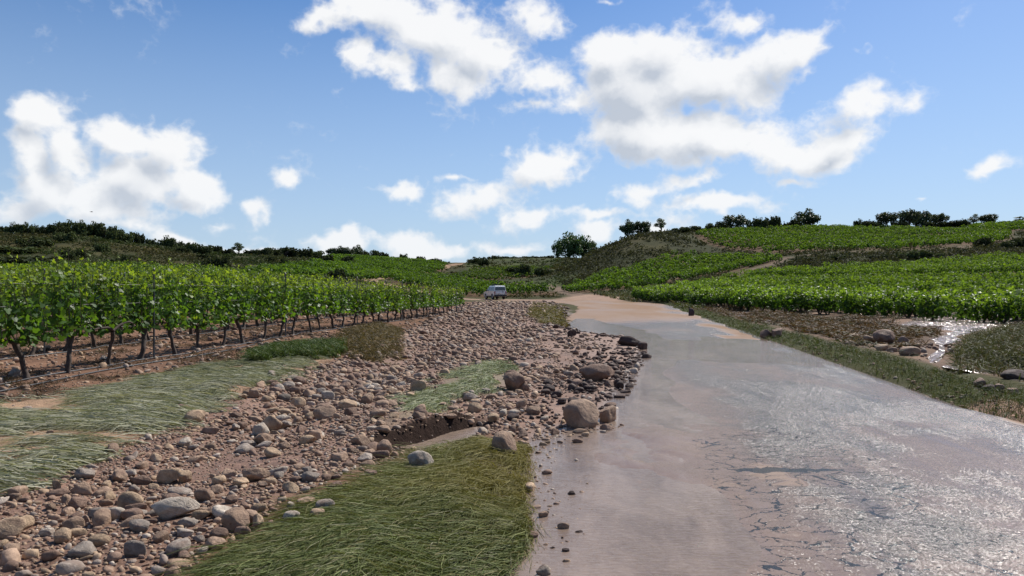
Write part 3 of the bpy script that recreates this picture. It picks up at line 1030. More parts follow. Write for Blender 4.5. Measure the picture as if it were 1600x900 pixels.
def stone_shape(V, seed, angular=.5):
    r = np.random.default_rng(seed)
    U = V.copy()
    p = r.uniform(1.9, 2.7)
    U = U / (np.sum(np.abs(U) ** p, 1) ** (1 / p))[:, None]
    U *= np.array([1, r.uniform(.68, .95), r.uniform(.45, .8)])
    for _ in range(int(6 + 12 * angular)):
        n = r.normal(size=3); n /= np.linalg.norm(n)
        ext = (U @ n).max()
        k = ext * r.uniform(.58, .90)
        s = np.maximum(U @ n - k, 0)
        U -= np.outer(s * .85, n)
    for _ in range(6):
        k = r.normal(size=3) * r.uniform(1.2, 3.0)
        U *= (1 + .035 * np.sin(V @ k + r.uniform(0, 6)))[:, None]
    if len(V) > 200:
        for _ in range(10):
            k = r.normal(size=3) * r.uniform(6, 14)
            U *= (1 + .007 * np.sin(V @ k + r.uniform(0, 6)))[:, None]
    ctr = (U.max(0) + U.min(0)) / 2
    U = U - ctr
    return U / np.abs(U[:, :2]).max()


def mat_stone(name, use_obj):
    m, t, b, out = new_mat(name)
    if use_obj:
        oi = t.n('ShaderNodeObjectInfo')
        c = oi.outputs['Color']
        tc = t.n('ShaderNodeTexCoord')
        p = t.vmath('ADD', tc.outputs['Object'], t.vmath('SCALE', (9.1, 5.3, 7.7), scale=oi.outputs['Random']))
        sc = 1.0
    else:
        c = t.attr('col')
        p = t.pos(); sc = 14.0
    n1 = t.noise(p, 2.2 * sc, 6, .62)
    n2 = t.noise(p, 14 * sc, 4, .65)
    n3 = t.noise(p, .9 * sc, 3, .5)
    c = t.mix(1.0, c, t.mix(t.mr(n1, .28, .72), (.66, .63, .60), (1.32, 1.30, 1.27)), 'MULTIPLY')
    c = t.mix(t.mr(n3, .52, .70, 0, .55), c, (.17, .105, .078))
    c = t.mix(t.mr(n2, .62, .72, 0, .45), c, (.07, .055, .048))
    t.put(b.inputs['Base Color'], c)
    t.put(b.inputs['Roughness'], t.mr(n1, .3, .7, .55, .85))
    b.inputs['Specular IOR Level'].default_value = .12
    h = t.math('MULTIPLY_ADD', n2, .35, n1)
    t.put(b.inputs['Normal'], t.bump(h, .55, .06 if use_obj else .012))
    return m


M['stone'] = mat_stone('stone_surface', True)
M['cobble'] = mat_stone('cobble_surface', False)
PAL = {
    'pinkish brown': (.315, .220, .158), 'grey': (.310, .262, .222), 'tan': (.40, .290, .195),
    'purplish brown': (.220, .148, .112), 'pale cream': (.47, .405, .335), 'dark wet': (.070, .050, .045),
}
_T1 = ['', 'first', 'second', 'third', 'fourth', 'fifth', 'sixth', 'seventh', 'eighth', 'ninth', 'tenth', 'eleventh', 'twelfth', 'thirteenth', 'fourteenth', 'fifteenth', 'sixteenth', 'seventeenth', 'eighteenth', 'nineteenth']


def nth(i):
    """0 -> first"""
    n = i + 1
    if n < 20: return _T1[n]
    a, b = divmod(n, 10)
    w = {2: 'twent', 3: 'thirt', 4: 'fort', 5: 'fift', 6: 'sixt', 7: 'sevent'}[a]
    return w + ('y-' + _T1[b] if b else 'ieth')



PNAMES = list(PAL)
V4, F4 = ico(4)
V3, F3 = ico(3)
V2, F2 = ico(2)
V1, F1 = ico(1)
BIG = []
for i in range(5):
    BIG.append(mk('boulder_shape', stone_shape(V4, 900 + i, .35), F4, M['stone'], smooth=True))
MID = []
for i in range(18):
    MID.append(mk('stone_shape', stone_shape(V3, 100 + i, (i % 3) * .4), F3, M['stone'], smooth=True))
BIGM = [o.data for o in BIG]; MIDM = [o.data for o in MID]
for o in BIG + MID:
    bpy.data.objects.remove(o)
LOW2 = [stone_shape(V2, 300 + i, (i % 3) * .4) for i in range(14)]
LOW1 = [stone_shape(V1, 500 + i, (i % 3) * .3) for i in range(14)]
STONES = []                         # (x, y, r) of every hand-placed stone


def put_stone(x, y, r, color, mesh, sc=(1, 1, 1), rz=0.0, tilt=(0, 0), sink=.22, name='stone', z=None, jit=.10):
    zz0 = H1(x, y) if z is None else z
    o = bpy.data.objects.new(name, mesh)
    COL.objects.link(o)
    co = np.array([v for v in PAL[color]]) * (1 + R.normal() * jit)
    o.color = (*np.clip(co, .01, .9), 1)
    zmax = max(v.co.z for v in mesh.vertices) if mesh.name not in _ZC else _ZC[mesh.name]
    _ZC[mesh.name] = zmax
    o.scale = (r * sc[0], r * sc[1], r * sc[2])
    o.rotation_euler = (tilt[0], tilt[1], rz)
    o.location = (x, y, zz0 + r * sc[2] * zmax * (1 - 2 * sink))
    return o


_ZC = {}
HAND = [  # px, py of the foot, width px, colour, squash (y,z), rotation, mesh, label
    (908, 671, 56, 'pinkish brown', (1, 1.08), .3, 'B2', 'largest rounded brown boulder standing in the muddy water at the road edge'),
    (948, 664, 40, 'pinkish brown', (.9, .95), 1.2, 'B1', 'flat topped brown boulder close behind the largest boulder at the road edge'),
    (787, 711, 40, 'pinkish brown', (1, 1.2), .8, 'B2', 'round pinkish boulder resting on the flattened green grass mat'),
    (657, 737, 42, 'pale cream', (.8, 1.0), .1, 'B3', 'pale lumpy boulder at the upper edge of the green grass mat'),
    (801, 611, 36, 'purplish brown', (1, 1.15), 2.1, 'B4', 'reddish brown angular boulder at the head of the pale grass strip'),
    (818, 611, 18, 'purplish brown', (.8, 1.1), .4, 'M1', 'small reddish stone leaning on the angular boulder by the grass strip'),
    (653, 615, 28, 'tan', (1, 1.0), .5, 'B1', 'tan rounded boulder left of the pale grass strip'),
    (275, 812, 72, 'pale cream', (.55, .62), .45, 'B3', 'long pale slab lying aslant in the lower wash'),
    (368, 830, 42, 'pinkish brown', (1, 1.05), .9, 'B2', 'big pinkish boulder above the left tip of the grass mat'),
    (403, 828, 30, 'tan', (.8, 1.0), 1.9, 'M4', 'upright tan stone touching the big pinkish boulder by the grass mat'),
    (455, 817, 27, 'pale cream', (.9, .9), .2, 'M7', 'whitish rounded stone at the upper rim of the grass mat'),
    (506, 803, 36, 'grey', (.5, .8), .9, 'M10', 'long pale grey slab tilted at the rim of the grass mat'),
    (496, 813, 28, 'tan', (.9, .75), .0, 'M2', 'tan flat stone just below the tilted grey slab'),
    (266, 757, 40, 'tan', (.9, .8), .4, 'B1', 'left one of two orange tan stones touching in the lower wash'),
    (288, 756, 26, 'tan', (.9, .95), 1.4, 'M5', 'right one of two orange tan stones touching in the lower wash'),
    (305, 662, 35, 'tan', (.75, .8), .7, 'B4', 'yellowish tan stone at the lower edge of the pale flattened grass'),
    (423, 674, 36, 'tan', (.9, .95), .2, 'B0', 'rounded tan boulder in the middle of the wash'),
    (400, 753, 42, 'pinkish brown', (.8, .7), .1, 'B3', 'wide low brown stone left of the eroded bank'),
    (14, 842, 50, 'tan', (.8, .8), .3, 'B2', 'big tan stone cut by the left edge of the photo'),
    (507, 655, 36, 'pinkish brown', (.8, .8), .3, 'B2', 'brown loaf shaped boulder in mid wash above the eroded bank'),
    (180, 813, 30, 'pale cream', (.9, .85), .3, 'M3', 'pale rounded stone beside the brown puddle in the lower wash'),
    (414, 697, 34, 'pinkish brown', (.9, .8), 1.3, 'M8', 'brown stone just below the rounded tan boulder in mid wash'),
    (934, 597, 62, 'purplish brown', (.75, .62), .2, 'B3', 'wide low brown boulder on the debris near the road'),
    (984, 541, 40, 'dark wet', (.8, .55), .1, 'M11', 'wide dark wet boulder at the tip of the debris in the road'),
    (893, 527, 17, 'dark wet', (.9, .95), .6, 'B1', 'dark pointed boulder at the back of the debris spit'),
    (1010, 562, 20, 'dark wet', (.9, .7), .4, 'M11', 'dark stone at the outermost point of the debris in the road'),
    (1003, 547, 22, 'dark wet', (.8, .8), 1.0, 'M6', 'dark wet stone behind the outermost stone of the debris spit'),
    (1196, 529, 22, 'purplish brown', (.9, .9), .3, 'B0', 'left brown boulder of the pair on the right road verge'),
    (1214, 527, 24, 'purplish brown', (.9, .8), 1.3, 'B1', 'right brown boulder of the pair on the right road verge'),
    (1080, 496, 11, 'dark wet', (.7, 1.9), .3, 'M9', 'dark upright stone standing on the far right verge'),
    (1383, 538, 36, 'purplish brown', (.9, .9), .2, 'B4', 'largest brown boulder in the stone heap by the right ditch'),
    (1358, 536, 20, 'pinkish brown', (.9, .8), .8, 'M12', 'brown stone left of the largest boulder in the ditch heap'),
    (1412, 540, 26, 'purplish brown', (.8, .8), 1.2, 'M13', 'brown stone right of the largest boulder in the ditch heap'),
    (1378, 548, 24, 'tan', (.8, .6), .2, 'M14', 'flat tan stone in front of the ditch boulder heap'),
    (1420, 556, 32, 'pinkish brown', (.7, .6), .3, 'M15', 'long low stone at the foot of the ditch boulder heap'),
    (1335, 530, 20, 'tan', (.8, .6), .3, 'M16', 'small tan stone leftmost in the ditch boulder heap'),
    (1585, 594, 42, 'dark wet', (.8, .5), .2, 'B2', 'big brown boulder among grass at the right edge beside the water'),
    (1530, 607, 26, 'purplish brown', (.9, .9), .5, 'M17', 'dark brown stone upper left of the cluster on the near right verge'),
    (1546, 612, 22, 'dark wet', (.8, .7), .1, 'M0', 'dark flat stone in the middle of the cluster on the near right verge'),
    (1562, 613, 22, 'purplish brown', (.8, .8), 1.1, 'M2', 'brown stone right of the dark flat stone on the near right verge'),
    (1582, 616, 18, 'pinkish brown', (.8, .7), .1, 'M5', 'pinkish stone at the right end of the near verge cluster'),
    (893, 773, 13, 'dark wet', (.8, .8), .1, 'M1', 'small dark stone lying alone farthest out in the road water'),
    (880, 826, 19, 'pinkish brown', (.7, .8), .1, 'M3', 'brown wedge shaped stone in shallow water beside the grass mat'),
    (905, 832, 12, 'dark wet', (.8, .6), .1, 'M8', 'dark flat stone right of the brown wedge in shallow water'),
    (884, 862, 12, 'dark wet', (.8, .8), .1, 'M12', 'right one of two nearest dark stones in the shallow water'),
    (863, 857, 9, 'dark wet', (.8, .8), .1, 'M4', 'left one of two nearest dark stones in the shallow water'),
    (848, 808, 17, 'pinkish brown', (.8, .8), .6, 'M6', 'brown stone at the waterline right of the grass mat'),
    (833, 840, 18, 'purplish brown', (.8, .8), .6, 'M9', 'reddish stone half sunk in mud at the grass mat edge'),
    (735, 627, 30, 'grey', (.7, .6), .6, 'M11', 'grey flat stone below the pale grass strip'),
    (742, 645, 24, 'tan', (.8, .9), .2, 'M13', 'tan stone beneath the pale grass strip near the eroded bank'),
    (771, 660, 22, 'tan', (.9, .85), .9, 'M0', 'tan cobble above the round boulder on the grass mat'),
    (803, 652, 20, 'pale cream', (.9, .8), .2, 'M7', 'pale cobble behind the round boulder on the grass mat'),
    (545, 640, 30, 'tan', (.8, .7), .9, 'M16', 'tan low stone right of the loaf shaped boulder in mid wash'),
    (590, 655, 26, 'pinkish brown', (.9, .8), .2, 'M14', 'brown stone at the lower end of the pale grass strip'),
]
HAND_OBJ = []
for (px, py, w, colr, (sy, sz), rz, ms, lab) in HAND:
    x, y, z = hit(px, py)
    if 800 < px < 1100 and py > 740:                              # these lie in the water on the road
        x, y, z = *P(px, py, WATER_Z), -.006
    r = w / F * y / 2
    mesh = BIGM[int(ms[1:]) % 5] if ms[0] == 'B' else MIDM[int(ms[1:]) % 18]
    zmax = max(v.co.z for v in mesh.vertices)
    sc_z = sz * .72 / zmax / (1 - .12)                             # SZ is the height over the width, times 0.72
    y2 = y + r * sy * .6
    x2 = x * y2 / y
    o = put_stone(x2, y2, r, colr, mesh, (1, sy, sc_z), rz, (R.normal() * .05, R.normal() * .05), .12, 'boulder' if ms[0] == 'B' else 'stone', z=max(z, H1(x2, y2)) if r < .06 else min(z, H1(x2, y2)), jit=.04)
    x, y = x2, y2
    STONES.append((x, y, r)); HAND_OBJ.append(o)
    tag(o, lab, 'boulder' if ms[0] == 'B' else 'stone')


def scatter_stones():
    rg = np.random.default_rng(21)
    xs, ys, rs = [], [], []
    ed = np.geomspace(3.3, 82, 46)
    for d0, d1 in zip(ed[:-1], ed[1:]):
        dm = (d0 + d1) / 2
        A = .5 * 1.12 * (d1 * d1 - d0 * d0)
        q = max(.0092, .00165 * dm)
        n = int(1.8 * A / (math.pi * 3.86 * q * q))
        D = np.sqrt(rg.uniform(d0 * d0, d1 * d1, n)); a = rg.uniform(-.86, .26, n)
        coarse = 1 + 1.1 * fbm(a * D / 1.1, D / 1.6, 3, 15)
        r = q * (1 - rg.uniform(0, 1, n)) ** (-1 / 2.7) * coarse
        xs.append(a * D); ys.append(D); rs.append(np.minimum(np.maximum(r, q * .85), .072 + .0020 * D))
    x = np.concatenate(xs); y = np.concatenate(ys); r = np.concatenate(rs); N = len(x)
    wx, wy = warp(x, y)
    s = sdist(wx, wy, WASH)
    sm = sdist(wx, wy, MAT); st = sdist(wx, wy, STRIP); sl = sdist(wx, wy, LAND); sml = sdist(wx, wy, MAT_LEFT)
    dens = np.where(s > 0, 1.0, 0.0)
    dens = np.maximum(dens, np.where((sl > .1) & (sml < 0) & (sm < 0), .07, 0))
    dens = np.maximum(dens, np.where((sl > -.25) & (sl < .5) & (y < 9) & (y > 4.2), .30 * (fbm(x / .5, y / .5, 2, 5) + .5), 0))
    dens = np.where(st > 0, .06, dens); dens = np.where((sm > .05) & (r > .03), 0, np.where(sm > .05, .01, dens)); dens = np.where(sml > .15, .01, dens)
    dens = np.where((s > 0) & (fbm(x / .8, y / 1.3, 3, 14) > .07), dens * .30, dens)
    dens = np.where((s > 0) & (y > 14), dens * .8, dens)
    dens = np.where((s > 0) & (sl < 2.8) & (sl > .5) & (y > 7.5) & (fbm(x / 1.0, y / 1.6, 4, 145) > .03), dens * .3, dens)
    a_, b_ = LEDGE
    e_ = b_ - a_; L_ = np.hypot(*e_); e_ = e_ / L_
    tt_ = ((x - a_[0]) * e_[0] + (y - a_[1]) * e_[1]) / L_
    nn_ = -(x - a_[0]) * e_[1] + (y - a_[1]) * e_[0] + .10 * fbm(x / .35, y / .35, 3, 91)
    dens = np.where((tt_ > -.02) & (tt_ < 1.02) & (nn_ > -.5) & (nn_ < .08), .40, dens)
    ok = rg.uniform(0, 1, N) < dens
    x, y, r, s, sl = x[ok], y[ok], r[ok], s[ok], sl[ok]
    o = np.argsort(-r / y)
    x, y, r, s, sl = x[o], y[o], r[o], s[o], sl[o]
    cell = {}
    keep = []
    for (hx, hy, hr) in STONES:
        cell.setdefault((int(hx // .4), int(hy // .4)), []).append((hx, hy, hr))
    for i in range(len(x)):
        cx, cy = int(x[i] // .4), int(y[i] // .4)
        good = True
        for ax in (cx - 1, cx, cx + 1):
            for ay in (cy - 1, cy, cy + 1):
                for (hx, hy, hr) in cell.get((ax, ay), ()):
                    if (hx - x[i]) ** 2 + (hy - y[i]) ** 2 < (.80 * (hr + r[i])) ** 2:
                        good = False; break
                if not good: break
            if not good: break
        if good:
            cell.setdefault((cx, cy), []).append((x[i], y[i], r[i])); keep.append(i)
    k = np.array(keep)
    return x[k], y[k], r[k], s[k], sl[k]


SX, SY, SR, SS, SSL = scatter_stones()


def ditch_stones():
    rg = np.random.default_rng(31)
    D = np.exp(rg.uniform(math.log(8), math.log(60), 6000)); a = rg.uniform(.15, .72, 6000)
    x = a * D; y = D
    wx, wy = warp(x, y)
    sdi = sdist(wx, wy, DITCH)
    rd_, rs_ = pdist(x, y, ROAD)
    edge_ = np.exp(-((rd_ - road_half(rs_) - .1) / .35) ** 2) * (fbm(x / 1.5, y / 1.5, 3, 141) + .35)
    hx, hy = P(1400, 545)
    heap = np.exp(-((x - hx) / 1.9) ** 2 - ((y - hy) / 3.0) ** 2)
    ok = (rg.uniform(0, 1, 6000) < .05 + .7 * heap + edge_) & ((sdi > 0) | (edge_ > .1)) & (rd_ > road_half(rs_) - .35)
    rr = .0024 * D * (1 - rg.uniform(0, 1, 6000)) ** (-1 / 2.2)
    return x[ok], y[ok], np.minimum(rr[ok], np.where(heap[ok] > .3, .13, .038))


dx_, dy_, dr_ = ditch_stones()
SX = np.append(SX, dx_); SY = np.append(SY, dy_); SR = np.append(SR, dr_)
SS = np.append(SS, np.zeros(len(dx_))); SSL = np.append(SSL, np.full(len(dx_), 9.0))
# fragments strewn in the shallow water beside the grass mat
_rg = np.random.default_rng(55)
_px = np.concatenate([_rg.normal(868, 26, 46), _rg.normal(846, 12, 60)]); _py = np.concatenate([_rg.normal(800, 45, 46), _rg.uniform(690, 880, 60)])
_D = EYE * F / (np.clip(_py, 680, 890) - 450)
SX = np.append(SX, (_px - 800) / F * _D); SY = np.append(SY, _D); SR = np.append(SR, _rg.uniform(.006, .016, len(_D)) * (1 + (_rg.uniform(0, 1, len(_D)) < .12)))
SS = np.append(SS, np.zeros(len(_D))); SSL = np.append(SSL, np.full(len(_D), .2))
ODR = np.argsort(-SR / SY)
SX, SY, SR, SS, SSL = (v[ODR] for v in (SX, SY, SR, SS, SSL))


def stone_colour(x, y, sl, u):
    n = fbm(x / 2., y / 2., 2, 97)
    wetedge = (sl < 1.25 + .9 * n) & (y > 9) & (x > 0)
    k = np.searchsorted(np.cumsum([.36, .13, .21, .20, .10]), np.clip(u, 0, .999))
    return np.where(wetedge & (u < .8), 5, k)


NSING = 300 - len(HAND)
vis = (np.abs(SX / SY) < .665) & (450 + F * (EYE - .0) / SY < 925)
sing_idx = np.nonzero(vis)[0][:NSING]
UU = np.random.default_rng(8).uniform(0, 1, len(SX))
KC = stone_colour(SX, SY, SSL, UU)
SZ = H(SX, SY)
SZ = np.where((SSL < .3) & (SX > 0) & (SY < 10), np.maximum(SZ, -.004), SZ)


def zone_of(x, y, sl):
    px = 800 + F * x / y; py = 450 + F * EYE / y
    if x > 0 and px > 1030: return 'in the ditch below the right vineyard'
    if y < 9 and sl < .5 and px > 740: return 'at the waterline by the grass mat'
    if sl < 1.0 and y > 9: return 'on the debris edge along the road'
    if py > 850: return 'at the bottom edge of the photo'
    if py > 790: return 'in the lower wash beside the grass mat' if px > 200 else 'in the lower wash at far left'
    if py > 730: return 'below the pale flattened grass' if px < 330 else 'left of the eroded bank'
    if py > 660: return 'along the rim of the pale grass' if px < 400 else 'in mid wash above the bank'
    if py > 600: return 'left of the pale grass strip' if px < 660 else 'between grass strip and road'
    if py > 540: return 'in the upper wash near the weeds' if px < 640 else 'in the upper wash near the road'
    return 'far up the wash near the bend'


sing = []
for i in sing_idx:
    r = SR[i]
    mesh = MIDM[int(R.integers(18))]
    zq = float(R.uniform(.62, 1.1)); el = float(R.uniform(.62, 1.0))
    col = PNAMES[KC[i]]
    o = put_stone(SX[i], SY[i], r, col, mesh, (1, el, zq), R.uniform(0, 6.28), (R.normal() * .14, R.normal() * .14), R.uniform(.14, .36), 'stone', z=SZ[i], jit=.16)
    shp = 'flat' if zq < .75 else 'long' if el < .72 else 'round' if el > .86 else 'oval'
    sz = 'big' if r > .14 else 'medium' if r > .08 else 'small'
    sing.append((o, f'{sz} {shp} {col} stone {zone_of(SX[i], SY[i], SSL[i])}', SY[i]))
from collections import defaultdict
byl = defaultdict(list)
for o, l, d in sing:
    byl[l].append((d, o))
for l, lst in byl.items():
    lst.sort(key=lambda q: q[0])
    for j, (d, o) in enumerate(lst):
        tag(o, l if len(lst) == 1 else ('nearest ' if j == 0 else nth(j) + ' nearest ') + l, 'stone', 'stones washed out by the flood')


def stones_mass():
    idx = np.setdiff1d(np.arange(len(SX)), sing_idx)
    pxr = SR[idx] / SY[idx] * F
    acc = Acc()
    pal = np.array([PAL[k] for k in PNAMES])
    rg = np.random.default_rng(77)
    for V0s, F0, sel in ((LOW2, F2, pxr > 5.5), (LOW1, F1, pxr <= 5.5)):
        ii = idx[sel]
        n = len(ii)
        if not n: continue
        var = rg.integers(0, 14, n)
        th = rg.uniform(0, 6.28, n); zq = rg.uniform(.55, 1.05, n); el = rg.uniform(.6, 1., n)
        tx_, ty_ = rg.normal(0, .16, n), rg.normal(0, .16, n)
        base = np.stack(V0s)[var]                               # n, k, 3
        q = base * np.stack([SR[ii], SR[ii] * el, SR[ii] * zq], 1)[:, None, :]
        q[:, :, 2] += q[:, :, 0] * tx_[:, None] + q[:, :, 1] * ty_[:, None]
        c, s_ = np.cos(th)[:, None], np.sin(th)[:, None]
        X = q[:, :, 0] * c - q[:, :, 1] * s_ + SX[ii][:, None]
        Y = q[:, :, 0] * s_ + q[:, :, 1] * c + SY[ii][:, None]
        Z = q[:, :, 2] + (SZ[ii] + SR[ii] * zq * rg.uniform(.05, .40, n))[:, None]
        cc = pal[KC[ii]] * (1 + rg.normal(0, .16, (n, 1)))
        mud = (.30 + .35 * sstep(SY[ii], 9, 24))[:, None] * rg.uniform(.2, 1, (n, 1))
        cc = cc * (1 - mud) + mud * np.array([.205, .126, .090]) * np.where(KC[ii] == 5, .55, 1)[:, None]
        k = base.shape[1]
        Fc = (F0[None] + (np.arange(n) * k)[:, None, None]).reshape(-1, 3)
        acc.add(np.stack([X, Y, Z], 2).reshape(-1, 3), Fc, np.repeat(np.clip(cc, .01, .9), k, 0))
    o = acc.build('cobbles', M['cobble'], True)
    tag(o, 'countless smaller cobbles and gravel covering the wash', kind='stuff')
    print('cobbles', len(idx), 'tris', len(o.data.polygons))


stones_mass()

# ------------------------------------------------------------------ leaf and grass materials
def mat_leaf(name, trans=.35, rough=.42, spec=.5, vary=.18, tint=(1.25, 1.25, .45)):
    m, t, b, out = new_mat(name)
    c = t.attr('col')
    oi = t.n('ShaderNodeObjectInfo')
    c = t.mix(1.0, c, t.mix(oi.outputs['Random'], (1 - vary,) * 3, (1 + vary, 1 + vary, 1 + vary * .5)), 'MULTIPLY')
    t.put(b.inputs['Base Color'], c)
    b.inputs['Roughness'].default_value = rough
    b.inputs['Specular IOR Level'].default_value = spec
    tr = t.n('ShaderNodeBsdfTranslucent')
    t.put(tr.inputs[0], t.mix(1.0, c, tint, 'MULTIPLY'))
    mx = t.n('ShaderNodeMixShader')
    mx.inputs[0].default_value = trans
    t.put(mx.inputs[1], b.outputs[0]); t.put(mx.inputs[2], tr.outputs[0])
    t.put(out.inputs[0], mx.outputs[0])
    return m


M['vine_leaf'] = mat_leaf('vine_leaf', .54, .46, .36, .18, (1.35, 1.25, .42))
M['far_vine_leaf'] = mat_leaf('far_vine_leaf', .42, .6, .16, .0, (1.35, 1.25, .42))
M['scrub_leaf'] = mat_leaf('scrub_leaf', .22, .7, .06, .22, (1.1, 1.1, .6))
M['tree_leaf'] = mat_leaf('tree_leaf', .22, .5, .35, .15, (1.2, 1.2, .5))
M['grass_blade'] = mat_leaf('grass_blade', .25, .6, .12, .0, (1.1, 1.1, .6))
M['bark'] = simple('bark', (.060, .042, .032), .9, noise=.4, nscale=22)
M['wood'] = simple('twig', (.10, .07, .05), .9, noise=.3, nscale=15)
M['stake'] = simple('stake_metal', (.10, .10, .10), .5, .6)
M['hose'] = simple('hose_plastic', (.035, .035, .037), .45)


def cards(C, size, rg, up=.3, out=None, narrow=.7, fold=.25):
    """folded leaf cards (two triangles each) centred at C; returns V, F"""
    n = len(C)
    nrm = rg.normal(size=(n, 3)); nrm[:, 2] += up * 2
    if out is not None:
        nrm += out
    nrm /= np.linalg.norm(nrm, axis=1)[:, None] + 1e-9
    t = rg.normal(size=(n, 3)); t -= nrm * np.sum(t * nrm, 1)[:, None]; t /= np.linalg.norm(t, axis=1)[:, None] + 1e-9
    b = np.cross(nrm, t)
    s = np.broadcast_to(size, (n,))[:, None] * rg.uniform(.7, 1.3, (n, 1))
    p0 = C - t * s; p2 = C + t * s
    p1 = C + b * s * narrow + nrm * s * fold; p3 = C - b * s * narrow + nrm * s * fold
    V = np.stack([p0, p1, p2, p3], 1).reshape(-1, 3)
    k = np.arange(n)[:, None] * 4
    return V, np.vstack([k + [0, 1, 2], k + [0, 2, 3]])


LOBE = np.array([(0, -.15), (.55, -.55), (.95, .05), (.55, .35), (.45, .85), (0, 1.1), (-.45, .85), (-.55, .35), (-.95, .05), (-.55, -.55)]) * .62


def lobed(C, size, rg, out):
    """five-lobed vine leaves as fans"""
    n = len(C)
    nrm = rg.normal(size=(n, 3)) * .8 + out
    nrm /= np.linalg.norm(nrm, axis=1)[:, None] + 1e-9
    t = np.array([0, 0, -1.]) + rg.normal(size=(n, 3)) * .6
    t -= nrm * np.sum(t * nrm, 1)[:, None]; t /= np.linalg.norm(t, axis=1)[:, None] + 1e-9
    b = np.cross(nrm, t)
    m = len(LOBE)
    s = size[:, None, None]
    cup = -.18 * (np.abs(LOBE[:, 0]) ** 1.3)
    P_ = C[:, None, :] + s * (LOBE[None, :, :1] * b[:, None, :] + LOBE[None, :, 1:] * t[:, None, :] + cup[None, :, None] * nrm[:, None, :] * rg.uniform(-.6, 1.6, (n, 1, 1)))
    ctr = C[:, None, :] + s * .15 * t[:, None, :]
    V = np.concatenate([ctr, P_], 1).reshape(-1, 3)
    k = np.arange(n)[:, None, None] * (m + 1)
    tri = np.stack([np.zeros(m, int), 1 + np.arange(m), 1 + (np.arange(m) + 1) % m], 1)
    return V, (k + tri[None]).reshape(-1, 3)


# ------------------------------------------------------------------ trellised vines of the left vineyard
def vine_meshes(seed):
    rg = np.random.default_rng(seed)
    acc = Acc()
    # old trunk: gnarled, leaning
    lean = rg.normal(0, .11, 2)
    hz = np.linspace(0, 1, 9)
    wob = np.cumsum(rg.normal(0, .018, (9, 2)), 0)
    tp = np.stack([lean[0] * hz + wob[:, 0] + .04 * np.sin(hz * 3 + seed), lean[1] * hz * .6 + wob[:, 1], hz * .70 - .06], 1)
    rad = 1.08 * np.array([.062, .046, .036, .034, .032, .034, .036, .042, .034]) * rg.uniform(.8, 1.15) * (1 + rg.normal(0, .06, 9))
    acc.add(*tube(tp, rad, 8))
    top = tp[-1]
    for sgn in (-1, 1):
        L = rg.uniform(.38, .52); s = np.linspace(0, 1, 6)[:, None]
        arm = top + s * np.array([sgn * L, 0, 0]) + np.array([0, 0, 1]) * (.10 * np.sin(s * 2.2)) + np.cumsum(rg.normal(0, .012, (6, 3)), 0)
        acc.add(*tube(arm, np.linspace(.028, .014, 6), 6))
    trunk = acc.build('trunk', M['bark'], True)
    # shoots with leaves
    C = []; S = []; O = []; T = []
    sh = Acc()
    nsh = 15
    for k in range(nsh):
        x0 = -.40 + .80 * (k + rg.uniform(-.3, .3)) / (nsh - 1)
        hh = rg.uniform(.95, 1.28) if rg.uniform() < .72 else rg.uniform(1.25, 1.58)
        s = np.linspace(0, 1, 8)
        p = np.stack([x0 + np.cumsum(rg.normal(0, .022, 8)), np.cumsum(rg.normal(0, .028, 8)), .62 + s * hh], 1)
        sh.add(*tube(p, np.linspace(.006, .003, 8), 3))
        nl = int(20 * hh / 1.1)
        for j in range(nl):
            q = (j + rg.uniform(0, 1)) / nl
            pt = np.array([np.interp(q, s, p[:, i]) for i in range(3)])
            size = (.102 * (1 - .5 * q ** 3)) * rg.uniform(.75, 1.25)
            a = rg.uniform(0, 6.28)
            o = np.array([math.cos(a), math.sin(a), .0])
            C.append(pt + o * rg.uniform(.04, .17) * (1 - .45 * q)); S.append(size); O.append(o * .9 + np.array([0, 0, .55])); T.append(q)
    for _ in range(28):                                     # hanging laterals in the fruit zone
        pt = np.array([rg.uniform(-.42, .42), rg.normal(0, .13), rg.uniform(.56, .9)])
        C.append(pt); S.append(rg.uniform(.07, .11)); O.append(np.array([0, np.sign(pt[1]) * .9, .4])); T.append(.1)
    C, S, O, T = np.array(C), np.array(S), np.array(O), np.array(T)
    V, Fc = lobed(C, S, rg, O)
    base = np.array([.070, .146, .025]) * rg.uniform(.72, 1.28, (len(C), 1))
    tip = np.array([.215, .300, .040]) * rg.uniform(.8, 1.2, (len(C), 1))
    k = np.clip((T - .62) / .38, 0, 1)[:, None] ** 1.3
    yl = (rg.uniform(0, 1, (len(C), 1)) < .10) * .6
    cc = base * (1 - np.maximum(k, yl)) + tip * np.maximum(k, yl)
    fo = Acc()
    fo.add(V, Fc, np.repeat(cc, len(LOBE) + 1, 0))
    for v_, a_ in zip(sh.V, sh.A):
        a_[:] if False else None
    for V_, F_ in zip(sh.V, [f for f in sh.Fs[4]]):
        pass
    foliage = fo.build('foliage', M['vine_leaf'])
    shoots = sh.build('shoots', M['wood'])
    out = (trunk.data, foliage.data, shoots.data)
    for o in (trunk, foliage, shoots):
        bpy.data.objects.remove(o)
    return out


VINES = [vine_meshes(40 + i) for i in range(10)]
ROW_T = np.array([.1157, .9933]); ROW_N = np.array([-.9933, .1157])
ROW_P = np.array([-7.55, 11.6])
SPACING = 1.06
ROW_NAMES = ['front row', 'second row', 'third row', 'fourth row']
NTH = ['first', 'second', 'third', 'fourth', 'fifth', 'sixth', 'seventh', 'eighth', 'ninth', 'tenth', 'eleventh', 'twelfth', 'thirteenth', 'fourteenth', 'fifteenth', 'sixteenth', 'seventeenth', 'eighteenth', 'nineteenth', 'twentieth']


def vine_end(k):
    return 37.6 + 6.5 * k


